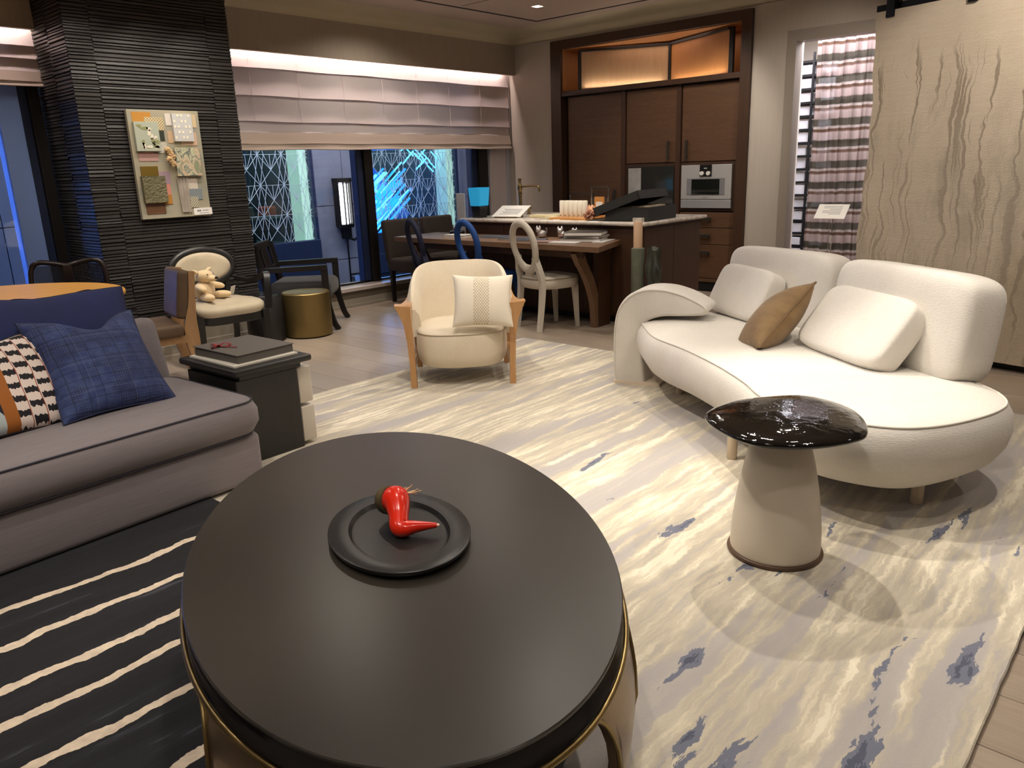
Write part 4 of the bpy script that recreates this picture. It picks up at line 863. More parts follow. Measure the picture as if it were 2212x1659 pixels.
for foot in (45, 135, 225, 315):
    g, e = ct_leg(foot - 21, foot + 21, foot); lg = mesh('leg', xf(g, T(0, 0, .0)), m_bronze, ct, 50); mesh('brass_edge', tube(e, .006, 6), m_brass, lg, 60)
mesh('inner_drum', loft([el(.80, ZB + .004), el(.80, .345)], True), m_gloss, ct, 40)
# tray
m_croc = NT('black_croc_leather')
nd = m_croc.node('ShaderNodeVectorMath', operation='ADD'); nz_ = m_croc.node('ShaderNodeTexNoise'); nz_.inputs['Scale'].default_value = 9; m_croc.l.new(m_croc.tc(), nz_.inputs['Vector']); sc_ = m_croc.node('ShaderNodeVectorMath', operation='SCALE'); m_croc.l.new(nz_.outputs['Color'], sc_.inputs[0]); sc_.inputs['Scale'].default_value = .025; m_croc.l.new(m_croc.mapping(rot=(0, 0, radians(-70))), nd.inputs[0]); m_croc.l.new(sc_.outputs[0], nd.inputs[1])
vo = m_croc.node('ShaderNodeTexBrick'); m_croc.l.new(nd.outputs[0], vo.inputs['Vector']); vo.inputs['Scale'].default_value = 34; vo.inputs['Mortar Size'].default_value = .035; vo.inputs['Color1'].default_value = (1, 1, 1, 1); vo.inputs['Color2'].default_value = (.8, .8, .8, 1); vo.inputs['Mortar'].default_value = (0, 0, 0, 1)
m_croc.set(Base_Color=srgb(30, 29, 28), Roughness=.33); m_croc.bump(vo.outputs[0], 1.0, .012); m_croc = m_croc.m
TRx, TRy, TRa = 1.214, 1.538, 63.0
tr = thing('serving_tray', 'black embossed leather oval tray on the coffee table', 'tray', (TRx, TRy, .42), TRa)
def te(f, z, e=0): return [Vector(((.254 * f + e) * cos(2 * pi * k / 96), (.189 * f + e) * sin(2 * pi * k / 96), z)) for k in range(96)]
mesh('rim', loft([te(.92, .0005), te(.955, .004), te(1, .017), te(1.0, .0225), te(.985, .0245), te(1, .022, -.055), te(1, .010, -.064), te(1, .0095, -.07)], True), m_croc, tr, 45)
mesh('well', loft([te(1, .009, -.066), te(1, .0105, -.068), te(.3, .0105)], True), m_croc, tr)
# red horn-shaped ornament (gourd with long spout)
orn = thing('red_gourd_ornament', 'glossy red gourd-shaped ornament with long pointed spout on the tray', 'ornament', (1.215, 1.535, .431))
m_red = M('vermilion_lacquer', srgb(226, 44, 16), .22, var=srgb(206, 32, 12), scale=10, coat=.4); m_cap = M('mossy_cap', srgb(92, 78, 44), .6, var=srgb(60, 50, 34), scale=30, bump=.5, bscale=60)
def w2(x, y, z): return Vector((x - 1.215, y - 1.535, z))
pth = spline([w2(1.262, 1.632, .054), w2(1.258, 1.604, .066), w2(1.244, 1.574, .064), w2(1.220, 1.542, .044), w2(1.203, 1.522, .028), w2(1.206, 1.508, .023), w2(1.226, 1.494, .024), w2(1.250, 1.474, .024), w2(1.276, 1.452, .023)], 6)
rd = [.030 + (.040 - .030) * min(1, i / 8) for i in range(9)] + [.040 - .013 * (i / 9) for i in range(9)] + [.027 - .002 * i / 12 for i in range(12)]; rd += [.024 - .018 * i / (len(pth) - len(rd)) for i in range(len(pth) - len(rd))]
mesh('body', tube(pth, rd[:len(pth)], 20), m_red, orn, 70)
mesh('cap', tube(spline([w2(1.258, 1.656, .044), w2(1.258, 1.646, .048), w2(1.258, 1.628, .055), w2(1.255, 1.606, .062)], 4), [.010, .02, .027, .032, .036, .039, .040, .041, .0415, .042, .042, .042, .0415][:13], 18), m_cap, orn, 70)
mesh('tip', superq(.012, .012, .009, 1, 1, 10, 6), M('pale_tip', srgb(240, 200, 180), .3), orn, 70, tuple(w2(1.278, 1.450, .023)))
rq = random.Random(4)
for k in range(9): mesh('bristle', tube([w2(1.272 + .0015 * k, 1.590 - .004 * k, .085), w2(1.286 + .002 * k + rq.uniform(-.004, .004), 1.580 - .005 * k, .108 + rq.uniform(-.012, .012) - .003 * k)], .0016, 5), M('straw', srgb(222, 190, 150), .7) if k == 0 else bpy.data.materials['straw'], orn)
# ================================================================== GREY SOFA
m_gs = M('grey_mauve_fabric', srgb(126, 117, 119), .82, var=srgb(114, 106, 109), vs=(1, 10, 30), scale=8, bump=.15, bscale=300, sheen=.15); m_pip = M('dark_piping', srgb(42, 40, 52), .6)
gs = thing('grey_sofa', 'long grey fabric sofa with dark piped seat in the left foreground', 'sofa', (.4, 3.5, ZB), 3.5)
mesh('base', bx(-2.0, 1.285, -.46, .55, .0, .235, .03, 3), m_gs, gs, 40)
def seat_ring(z, o, r=.09):
    x0, x1, y0, y1 = -2.0 - o, 1.29 + o, -.485 - o, .30; pts = []
    for (cx_, cy_, a0) in ((x1 - r, y0 + r, -90), (x1 - r, y1 - r, 0), (x0 + r, y1 - r, 90), (x0 + r, y0 + r, 180)):
        for k in range(9): a = radians(a0 + 90 * k / 8); pts.append(Vector((cx_ + r * cos(a), cy_ + r * sin(a), z)))
    return pts
mesh('seat_cushion', loft([seat_ring(.232, -.035), seat_ring(.245, -.008), seat_ring(.29, .012), seat_ring(.345, .012), seat_ring(.385, -.004), seat_ring(.392, -.012), seat_ring(.398, -.04), seat_ring(.404, -.12)], True), m_gs, gs, 45)
mesh('piping', tube(seat_ring(.389, -.004), .0045, 6, True), m_pip, gs); mesh('lower_piping', tube(seat_ring(.238, -.012), .004, 6, True), m_pip, gs)
mesh('backrest', xf(box(3.33, .22, .50, .055, 4, (-.335, 0, .25)), T(0, .40, .18) @ RX(-16)), m_gs, gs, 45)
def place(o, bottom, ang, tilt, h, roll=0, th=0):
    m = T(*bottom) @ RZ(ang) @ RX(-tilt) @ RY(roll) @ T(0, th, h / 2) @ RX(90)    # pillow: local x width, y height, z thickness; leans towards +y of ang
    o.matrix_world = m
def cushion(name, label, w, h, t, mat, bottom, ang, tilt, roll=0, sag=0.0, pull=.07, pip=None, zb=None, ex=2.3):
    o = thing(name, label, 'cushion'); place(o, bottom, ang, tilt, h, roll)
    b = mesh('cover', pillow(w, h, t, 26, pull, ex, sag), mat, o, 70)
    if pip: mesh('piping', tube(pillow_edge(w, h, pull, sag), .005, 6, True), pip, o)
    return o
m_navy_c = M('navy_linen', srgb(26, 38, 88), .85, var=srgb(22, 32, 76), scale=5, bump=.12, bscale=260); m_navy_p = M('navy_cord', srgb(24, 30, 60), .7)
cushion('back_cushion', 'large plain navy back cushion on the grey sofa', .98, .56, .20, m_navy_c, (1.06, 3.66, .425), 10, 28, 5, .02, .06, m_navy_p)
def plaid_mat():
    t = NT('blue_plaid_weave'); x, y, z = t.sep(t.tc()); n = t.noise(t.mapping((6, 6, 6)), 4, 3)
    wx = t.math('ADD', x, t.math('MULTIPLY', t.noise(t.mapping((1, 9, 1)), 3, 2), .006)); wy = t.math('ADD', y, t.math('MULTIPLY', t.noise(t.mapping((9, 1, 1)), 3, 2), .006))
    def lines(v, per, wid, off=0.0): return t.math('LESS_THAN', t.math('FRACT', t.math('ADD', t.math('MULTIPLY', v, 1 / per), off)), wid)
    fine = t.math('MAXIMUM', lines(wx, .0105, .25), lines(wy, .0095, .28)); big = t.math('MAXIMUM', lines(wx, .062, .045), lines(wy, .043, .06, .3)); lt = t.math('MAXIMUM', lines(wx, .163, .02, .6), lines(wy, .13, .025, .2))
    patch = t.ramp(t.noise(t.mapping((2.5, 3.5, 1)), 3, 2), [(.42, (0, 0, 0, 1)), (.55, (1, 1, 1, 1))])
    c = t.mix(t.ramp(n, [(.3, (0, 0, 0, 1)), (.7, (1, 1, 1, 1))]), srgb(38, 52, 100), srgb(66, 80, 122))
    c = t.mix(t.math('MULTIPLY', t.math('MULTIPLY', fine, patch), .85), c, srgb(30, 36, 66)); c = t.mix(t.math('MULTIPLY', big, .8), c, srgb(22, 26, 48)); c = t.mix(t.math('MULTIPLY', lt, .12), c, srgb(150, 160, 190))
    t.set(Base_Color=c, Roughness=.85); t.bump(fine, .15, .002); return t.m
cushion('scatter_cushion', 'blue plaid woven cushion with dented top on the grey sofa', .49, .51, .17, plaid_mat(), (1.235, 3.385, .425), 6, 41, 3, .085, .10, M('plaid_cord', srgb(34, 42, 76), .8))
def ikat_mat():
    t = NT('ikat_print'); x, y, z = t.sep(t.tc()); nz = t.noise(t.mapping((14, 50, 1)), 4, 3); n2 = t.noise(t.mapping((30, 6, 1)), 3, 2)
    xs = t.math('ADD', x, t.math('MULTIPLY', t.noise(t.mapping((1, 3, 1)), 2, 2), .03))
    u = t.math('MULTIPLY', xs, 1 / .062); col = t.math('FLOOR', u); fr = t.math('FRACT', u)
    yo = t.math('ADD', t.math('ADD', t.math('MULTIPLY', y, 1 / .058), t.math('MULTIPLY', col, .5)), t.math('MULTIPLY', t.math('SUBTRACT', n2, .5), .5))
    fy = t.math('FRACT', yo); inx = t.math('MULTIPLY', t.math('GREATER_THAN', fr, .06), t.math('LESS_THAN', t.math('ADD', fr, t.math('MULTIPLY', nz, .12)), 1.02))
    blot = t.math('MULTIPLY', t.math('LESS_THAN', fy, .42), inx)
    c = t.mix(blot, srgb(226, 210, 200), srgb(22, 18, 24)); line = t.math('GREATER_THAN', fr, .94); c = t.mix(line, c, srgb(150, 72, 40))
    left = t.math('LESS_THAN', xs, -.045); rust = t.math('MULTIPLY', t.math('LESS_THAN', xs, .01), t.math('GREATER_THAN', xs, -.045)); rust2 = t.math('GREATER_THAN', t.math('ADD', xs, t.math('MULTIPLY', y, .25)), .245)
    zig = t.math('LESS_THAN', t.math('PINGPONG', t.math('ADD', t.math('MULTIPLY', y, 5), t.math('MULTIPLY', x, 7)), .5), .2)
    c = t.mix(left, c, t.mix(zig, srgb(178, 190, 192), srgb(24, 22, 40))); c = t.mix(t.math('MAXIMUM', rust, rust2), c, srgb(158, 92, 30))
    t.set(Base_Color=c, Roughness=.8); t.bump(t.noise(t.mapping((1, 1, 1)), 300, 2), .1, .002); return t.m
cushion('scatter_cushion', 'ikat print cushion in black, white and rust on the grey sofa', .56, .46, .15, ikat_mat(), (.85, 3.40, .425), 16, 36, 5, .03, .08, M('ikat_cord', srgb(30, 24, 26), .8))
# ================================================================== BLACK SIDE TABLE with cream drawers, books and ribboned box
m_stb = M('black_stained_oak', srgb(36, 34, 32), .42, var=srgb(28, 27, 26), vs=(20, 20, 1), scale=3, bump=.1, bscale=40, bvs=(8, 8, .5)); m_cream = M('cream_lacquer', srgb(212, 202, 188), .35)
st = thing('side_table', 'black square side table with two cream drawer ends', 'side table', (1.935, 3.60, ZC), 2)
mesh('body', bx(-.195, .155, -.225, .225, 0, .43, .006), m_stb, st); mesh('neck', bx(-.175, .17, -.235, .235, .43, .455), m_stb, st)
mesh('top', bx(-.215, .225, -.265, .265, .455, .49, .012, 3), m_stb, st, 40)
for z0, z1 in ((.02, .210), (.228, .42)): mesh('drawer', bx(.158, .243, -.215, .215, z0, z1, .008, 3), m_cream, st, 40)
o = mesh('cream_folder', box(.36, .42, .010, .001, 1, (0, 0, .005)), M('ivory_board', srgb(226, 220, 206), .6), None, None, (1.935, 3.60, ZC + .49), (0, 0, radians(2))); tag(o, 'flat ivory board under the grey box on the side table', 'board')
bxo = thing('gift_box', 'flat grey presentation box tied with a small red ribbon', 'box', (1.945, 3.61, ZC + .50), 4)
m_gb = M('grey_board', srgb(92, 87, 82), .6); mesh('tray', bx(-.16, .16, -.19, .19, 0, .036, .002), m_gb, bxo); mesh('lid', xf(bx(-.164, .164, -.194, .194, 0, .005, .001), T(0, 0, .040) @ RX(.6)), M('grey_lid', srgb(104, 98, 92), .55), bxo)
m_rib = M('red_ribbon', srgb(150, 44, 48), .45)
def loopg(a, l, wd): return xf(rail(spline([(0, 0, .004), (l * .5, .012, .016), (l, 0, .008), (l * .5, -.014, .002), (0, 0, .004)], 5), .014, .0016), RZ(a))
mesh('ribbon', xf(join(loopg(20, .055, 1), loopg(150, .05, 1), loopg(250, .05, 1), rail(spline([(0, 0, .004), (.05, -.02, .004), (.10, -.03, .003)], 4), .012, .0015), rail(spline([(0, 0, .004), (-.03, .04, .003), (-.04, .07, .003)], 4), .012, .0015)), T(-.10, .06, .046) @ RZ(-50)), m_rib, bxo)
# ================================================================== WHITE CURVED SOFA
def boucle(name, c, v, b=.5, s=90, axis=(1, 1, 1)):
    t = NT(name); n = t.noise(t.mapping(axis), s, 3, .6); n2 = t.noise(t.mapping((1, 1, 1)), 6, 2)
    t.set(Base_Color=t.mix(.5, t.ramp(n, [(.3, v), (.65, c)]), t.ramp(n2, [(.3, v), (.7, c)])), Roughness=.9); t.b.inputs['Sheen Weight'].default_value = .2; t.bump(n, b, .004); return t.m
m_ws = boucle('white_crinkle_weave', srgb(224, 219, 210), srgb(212, 206, 196), .55, 60, (1, 1, 5)); m_wsp = M('white_cord', srgb(220, 214, 203), .85)
ws = thing('curved_sofa', 'white curved sofa with hooked left arm and two loose back blocks', 'sofa', (3.75, 1.55, ZC))
def W(p): return (p[0] - 3.75, p[1] - 1.55, 0)
out = [(3.975, 2.496), (3.77, 2.30), (3.606, 2.02), (3.396, 1.722), (3.184, 1.477), (3.03, 1.335), (2.95, 1.22), (2.885, 1.03), (2.888, .856), (2.936, .728), (3.048, .629), (3.24, .542), (3.42, .505), (3.56, .535), (3.70, .640), (3.95, .93), (4.20, 1.28), (4.42, 1.62), (4.58, 2.0), (4.64, 2.35), (4.52, 2.58), (4.30, 2.64), (4.10, 2.59)]
sp_ = spline([W(p) for p in out], 5, True)
def off(pts, d):
    r = []; L = len(pts)
    for i in range(L):
        tg = (pts[(i + 2) % L] - pts[(i - 2) % L]); n = Vector((-tg.y, tg.x, 0)).normalized(); r.append(pts[i] + n * d)
    return r
cen = sum((p for p in sp_), Vector()) / len(sp_)
sgn = 1 if (off(sp_, .05)[0] - cen).length > (sp_[0] - cen).length else -1
def ro(d, z): return [Vector((p.x, p.y, z)) for p in off(sp_, sgn * d)]
def smooth_ring(r, it=6):
    for _ in range(it): r = [(r[i - 1] + r[i] * 2 + r[(i + 1) % len(r)]) / 4 for i in range(len(r))]
    return r
mesh('seat', loft([smooth_ring(ro(-.22, .128)), ro(-.11, .130), ro(-.06, .142), ro(-.012, .178), ro(.022, .235), ro(.036, .30), ro(.03, .36), ro(.012, .393), ro(0, .405), ro(-.02, .412), ro(-.07, .420), smooth_ring(ro(-.16, .427)), smooth_ring(ro(-.24, .43), 20)], True), m_ws, ws, 60)
mesh('piping', tube(ro(.002, .406), .0045, 6, True), m_wsp, ws, 60)
# hooked arm: profile in (s, z), extruded backwards
prof = [(0, 0), (-.012, .12), (-.014, .25), (-.008, .375), (.011, .47), (.05, .541), (.11, .592), (.198, .621), (.32, .622), (.416, .600), (.49, .572), (.55, .541), (.578, .517), (.581, .493), (.562, .474), (.525, .466), (.432, .458), (.312, .451), (.238, .43), (.195, .402), (.177, .363), (.174, .30), (.178, .2), (.19, .1), (.20, 0)]
dA = Vector((.27, -.963, 0)).normalized(); nA = Vector((.963, .27, 0)).normalized(); PA = Vector((4.043 - 3.75, 2.766 - 1.55, 0))
AM = Matrix((dA, Vector((0, 0, 1)), nA)).transposed().to_4x4(); AM.translation = PA
ps = [tuple(p) for p in spline([(a, b, 0) for a, b in prof], 4)]
mesh('arm', xf(prism([(p[0], p[1]) for p in ps], 0, .26, .022, 4), AM), m_ws, ws, 50)
seam = [AM @ Vector((p[0], p[1], .022)) for p in ps if p[1] > .02]; 
mesh('arm_piping', tube([AM @ Vector((p[0] * 1 + 0, p[1], -.002)) for p in spline([(a + (.012 if a < .3 else -.0), b - (.008 if b > .5 else 0), 0) for a, b in prof[1:13]], 4)], .003, 5), m_wsp, ws)
mesh('arm_plinth', xf(prism([(p[0] * 1.0, p[1]) for p in ((-.004, 0), (.30, 0), (.30, .02), (-.006, .02))], -.004, .26), AM), M('cream_plinth', srgb(226, 208, 186), .5), ws)
m_leg = M('champagne_leg', srgb(206, 188, 164), .4)
for x, y in ((3.24, .735), (4.071, 2.30), (3.25, 1.55), (3.95, 1.1), (4.45, 2.2)): mesh('leg', lathe([(.022, 0), (.024, .004), (.024, .145)], 18), m_leg, ws, 40, (x - 3.75, y - 1.55, 0))
def backblock(p0, p1, w, h, t, lean, z0):
    c = ((p0[0] + p1[0]) / 2, (p0[1] + p1[1]) / 2); a = math.degrees(math.atan2(p1[1] - p0[1], p1[0] - p0[0]))
    return xf(superq(w, t, h, .34, .36, 48, 26), T(c[0] - 3.75, c[1] - 1.55, z0) @ RZ(a) @ RX(lean) @ T(0, 0, h / 2))
mesh('back_block', backblock((3.68, .67), (4.22, 1.43), .93, .49, .25, 7, .375), m_ws, ws, 70)
mesh('back_block', backblock((4.45, 1.55), (4.76, 2.30), .86, .47, .25, 7, .375), m_ws, ws, 70)
def boxcush(label, p0, p1, w, h, t, tilt, z0):
    c = ((p0[0] + p1[0]) / 2, (p0[1] + p1[1]) / 2); a = math.degrees(math.atan2(p1[1] - p0[1], p1[0] - p0[0]))
    o = thing('lumbar_cushion', label, 'cushion'); o.matrix_world = T(c[0], c[1], z0) @ RZ(a) @ RX(tilt)
    mesh('cover', xf(superq(w, t, h, .36, .30, 44, 24), T(0, -.0, h / 2)), m_ws, o, 70); return o
boxcush('white lumbar cushion beside the hooked arm of the sofa', (4.31, 1.93), (4.63, 2.40), .60, .33, .14, 26, .435)
boxcush('white lumbar cushion at the open end of the curved sofa', (3.57, 1.02), (3.96, 1.54), .67, .37, .15, 38, .435)
# brown velvet pillow seen on edge
m_vel = M('tan_velvet', srgb(112, 84, 46), .7, var=srgb(136, 108, 66), vs=(1, 3, 1), scale=5, sheen=.15, bump=.5, bscale=14, bd=.02)
B_, T_ = Vector((3.68, 1.645, .455)), Vector((4.02, 1.50, .765)); yv = (T_ - B_).normalized(); xv = Vector((.78, .60, -.22)); xv = (xv - yv * xv.dot(yv)).normalized(); zv = xv.cross(yv)
o = thing('scatter_pillow', 'tan brown velvet pillow leaning on edge between white cushions', 'cushion'); PM = Matrix((xv, yv, zv)).transposed().to_4x4(); PM.translation = (B_ + T_) / 2 + xv * .17; o.matrix_world = PM
mesh('cover', pillow(.36, .46, .20, 26, .08, 2.2, .02), m_vel, o, 70)
mesh('flange', tube(pillow_edge(.365, .465, .08, .02), .006, 6, True), M('tan_edge', srgb(110, 86, 54), .7), o)
# ================================================================== MUSHROOM TABLE
mt = thing('pebble_side_table', 'glossy black pebble-topped side table on a cream bell base', 'side table', (2.506, 1.014, ZC))
m_bell = M('cream_leather', srgb(216, 206, 190), .5, var=srgb(208, 197, 180), scale=3)
mesh('base', lathe([(.155, .012), (.157, .03), (.154, .10), (.146, .18), (.134, .26), (.119, .34), (.101, .41), (.088, .445), (.07, .452)], 64), m_bell, mt, 40)
mesh('foot_ring', tube([(.158 * cos(2 * pi * k / 64), .158 * sin(2 * pi * k / 64), .009) for k in range(64)], .009, 8, True), M('brown_ring', srgb(86, 62, 44), .4), mt, 60)
mesh('collar', lathe([(.066, .45), (.07, .462), (.072, .475)], 40), M('olive_brass', srgb(126, 120, 70), .4, metal=.5), mt, 40)
tp = [(2.39, 1.249), (2.27, 1.12), (2.227, .971), (2.313, .828), (2.469, .739), (2.594, .761), (2.722, .838), (2.794, .945), (2.805, 1.07), (2.693, 1.184), (2.56, 1.25)]
tps = spline([(x - 2.506, y - 1.014, 0) for x, y in tp], 8, True); tc_ = sum(tps, Vector()) / len(tps)
def tr_(f, z, rip=0.0): return [Vector((tc_.x + (p.x - tc_.x) * f, tc_.y + (p.y - tc_.y) * f, z + rip * (sin(p.x * 40 + f * 9) * cos(p.y * 34 - f * 7)))) for p in tps]
mesh('top', loft([tr_(.30, .472), tr_(.75, .474), tr_(.93, .480), tr_(.995, .490), tr_(1.0, .497), tr_(.992, .502), tr_(.985, .503), tr_(.97, .507), tr_(.90, .513), tr_(.78, .518), tr_(.6, .522), tr_(.4, .524), tr_(.2, .5245), tr_(.05, .525)], True), M('black_glass', srgb(8, 7, 6), .05, spec=.5, coat=.2, bump=.35, bscale=16, bd=.01), mt, 60)
# ================================================================== ARMCHAIR with wooden side frames
m_bou = boucle('cream_boucle', srgb(232, 220, 198), srgb(220, 206, 182), .6, 120); m_oak = wood('honey_oak', srgb(178, 130, 82), srgb(200, 154, 104), 'Z', .4)
ac = thing('armchair', 'cream boucle tub armchair with honey oak side frames', 'armchair', (3.62, 3.735, ZC), -134.5)   # local +x faces forward
def ac_out(z, f=1.0, e=0):
    r = []
    for k in range(72):
        a = 2 * pi * k / 72; x = .31 * sq(cos(a), .62); y = .305 * sq(sin(a), .62)
        if x > 0: x = x * (1.0) + .02 * (1 - (y / .305) ** 2)
        r.append(Vector((x * f + math.copysign(e, x) * (abs(x) > .05), y * f + math.copysign(e, y) * (abs(y) > .05), z)))
    return r
mesh('seat', loft([ac_out(.115, .80), ac_out(.125, .90), ac_out(.155, .965), ac_out(.21, 1.0), ac_out(.27, 1.005), ac_out(.32, .995), ac_out(.343, .98), ac_out(.362, .93), ac_out(.376, .75), ac_out(.384, .4), ac_out(.386, .1)], True), m_bou, ac, 60)
mesh('seat_seam', tube(ac_out(.345, .985), .003, 5, True), M('boucle_seam', srgb(176, 160, 134), .8), ac)
def shell():
    n, m = 40, 14; fr, bk = [], []
    for i in range(n + 1):
        u = -1 + 2 * i / n; a = pi + u * radians(100); cx_, cy_ = .335 * sq(cos(a), .75), .315 * sq(sin(a), .62)
        top = .47 + .265 * (1 - abs(u) ** 3.2) ** .6; nx, ny = cos(a), sin(a); f_, b_ = [], []
        for j in range(m + 1):
            v = j / m; z = .30 + (top - .30) * v; th = .045 * (1 - .55 * v ** 6); lean = -.07 * v * max(0, -cos(a))
            rr_ = 0 if j < m else .0
            f_.append(Vector((cx_ - nx * th + lean, cy_ - ny * th, z - (.0 if j < m else .006)))); b_.append(Vector((cx_ + nx * th + lean, cy_ + ny * th, z - (.0 if j < m else .006))))
        fr.append(f_ + [Vector((cx_ + lean - nx * .012, cy_ - ny * .012, top + .012))]); bk.append(b_ + [Vector((cx_ + lean + nx * .012, cy_ + ny * .012, top + .012))])
    return join(loft(fr, False, False), loft(bk, False, False), loft([[r[-1] for r in fr], [r[-1] for r in bk]], False, False), loft([fr[0], bk[0]], False, False), loft([fr[-1], bk[-1]], False, False), loft([[r[0] for r in fr], [r[0] for r in bk]], False, False))
mesh('backrest', shell(), m_bou, ac, 60)
for s in (-1, 1):
    def rg4(x, y, wx, wy, z, skew=0): return [Vector((x + a * wx / 2, s * (y + b * wy / 2) , z + skew * b)) for a, b in ((1, 1), (-1, 1), (-1, -1), (1, -1))]
    mesh('leg', loft([rg4(.27, .325, .055, .040, 0), rg4(.27, .327, .05, .036, .15), rg4(.268, .332, .052, .040, .30), rg4(.265, .342, .066, .052, .42), rg4(.262, .357, .084, .078, .50), rg4(.262, .368, .092, .104, .545, .004)], True), m_oak, ac)
    mesh('leg', loft([rg4(-.30, .315, .05, .036, 0), rg4(-.28, .325, .055, .038, .25), rg4(-.25, .335, .06, .042, .48), rg4(-.24, .34, .06, .05, .54)], True), m_oak, ac)
    pts = spline([(.27, s * .366, .525), (.10, s * .352, .512), (-.10, s * .342, .515), (-.25, s * .338, .53)], 4); mesh('armrest', rail(pts, [.09 - .04 * min(1, i / 6) for i in range(len(pts))], .04), m_oak, ac, 40)
    mesh('side_rail', rail([(.26, s * .328, .14), (-.28, s * .322, .14)], .028, .05), m_oak, ac)
m_knit = NT('cream_knit'); x_, y_, z_ = m_knit.sep(m_knit.tc()); band = m_knit.math('LESS_THAN', m_knit.math('ABSOLUTE', m_knit.math('SUBTRACT', x_, -.01)), .05)
wavek = m_knit.math('MULTIPLY', m_knit.math('SINE', m_knit.math('MULTIPLY', x_, 380)), m_knit.math('SINE', m_knit.math('MULTIPLY', y_, 300))); nk = m_knit.noise(m_knit.mapping((1, 1, 1)), 160, 2)
m_knit.set(Base_Color=m_knit.mix(m_knit.math('MULTIPLY', m_knit.math('GREATER_THAN', wavek, .35), band), srgb(236, 226, 208), srgb(196, 176, 140)), Roughness=.9); m_knit.bump(m_knit.math('ADD', nk, m_knit.math('MULTIPLY', wavek, m_knit.math('MULTIPLY', band, .8))), .6, .005); m_knit = m_knit.m
o = thing('scatter_pillow', 'cream knitted pillow with open-stitch band on the armchair', 'cushion'); o.matrix_world = T(3.475, 3.39, ZC + .39) @ RZ(-46) @ RX(-24) @ RY(2) @ T(0, 0, .18) @ RX(90)
mesh('cover', pillow(.385, .34, .13, 26, .08, 2.2, .0), m_knit, o, 70); mesh('seam', tube(pillow_edge(.385, .34, .08), .004, 6, True), M('knit_edge', srgb(226, 214, 192), .85), o)
# ================================================================== GOLD AND BLACK DRUMS
o = thing('drum_table', 'brushed gold cylindrical drum table by the window', 'side table', (3.85, 5.935, 0)); m_gold = M('brushed_gold', srgb(150, 130, 84), .42, metal=.85, var=srgb(138, 118, 74), vs=(1, 1, .2), scale=3)
mesh('drum', lathe([(.200, .008), (.208, .014), (.208, .384), (.2, .392), (.196, .392)], 64), m_gold, o, 40); mesh('lid', lathe([(.195, .385), (.195, .388), (.05, .388)], 64), M('gold_top', srgb(176, 144, 86), .3, metal=.85), o, 40); mesh('foot', lathe([(.19, 0), (.19, .01)], 48), m_black, o)
o = thing('drum_table', 'slim black cylindrical drum table between the bear chair and gold drum', 'side table', (3.49, 6.04, 0)); mesh('drum', lathe([(.15, .004), (.156, .008), (.156, .40), (.15, .408)], 56), M('black_drum', srgb(34, 33, 32), .35), o, 40); mesh('lid', lathe([(.149, .402), (.149, .4085), (.03, .4085)], 56), M('black_lid', srgb(26, 25, 25), .25), o)
# ================================================================== OVAL-BACK ARMCHAIR with toy dog-bear
m_ebo = M('ebony_frame', srgb(32, 31, 31), .35, spec=.5); m_velv = M('ivory_velvet', srgb(204, 190, 162), .6, var=srgb(184, 170, 142), scale=7, sheen=.3)
bc = thing('oval_armchair', 'black framed armchair with ivory oval back holding the plush toy', 'armchair', (2.90, 5.66, 0), -97)
def ovr(w, h, x, zc, n=48): return [Vector((x - .16 * (h * sin(2 * pi * k / n)) , w * cos(2 * pi * k / n), zc + h * sin(2 * pi * k / n))) for k in range(n)]
mesh('back_frame', tube(ovr(.236, .130, -.27, .71), .028, 12, True, flat=(1.0, 1.15)), m_ebo, bc, 60)
mesh('back_pad', loft([ovr(.10, .05, -.235, .71), ovr(.17, .09, -.232, .71), ovr(.21, .11, -.24, .71), ovr(.224, .12, -.26, .71), ovr(.224, .12, -.285, .71)], True), m_velv, bc, 60)
def bseat(z, f): return [Vector((.0 + (.27 if a > 0 else .25) * f * sq(cos(t_), .35), (.275 if cos(t_) > 0 else .235) * f * sq(sin(t_), .35), z + (-.02 * max(0, cos(t_)) ** 3))) for t_, a in [(2 * pi * k / 56, cos(2 * pi * k / 56)) for k in range(56)]]
mesh('seat', loft([bseat(.40, .98), bseat(.43, 1.01), bseat(.455, 1.0), bseat(.472, .94), bseat(.48, .7), bseat(.484, .2)], True), m_velv, bc, 50)
mesh('seat_frame', loft([bseat(.345, .96), bseat(.35, .99), bseat(.405, .99), bseat(.408, .96)], True), m_ebo, bc, 40)
for s in (-1, 1):
    mesh('leg', rail([(.24, s * .25, .50 if 0 else .40), (.245, s * .252, .2), (.25, s * .25, 0)], [.05, .042, .026], [.05, .042, .026], (1, 0, 0)), m_ebo, bc)
    mesh('leg', rail(spline([(-.235, s * .20, .42), (-.25, s * .205, .2), (-.31, s * .21, 0)], 4), .036, .04, (1, 0, 0)), m_ebo, bc)
    mesh('armrest', rail(spline([(-.265, s * .255, .60), (-.12, s * .315, .585), (.05, s * .33, .625), (.15, s * .325, .655), (.215, s * .31, .62), (.245, s * .285, .40)], 5), .045, .032), m_ebo, bc, 50)
    mesh('back_post', rail([(-.25, s * .17, .40), (-.262, s * .17, .66)], .03, .03, (1, 0, 0)), m_ebo, bc)
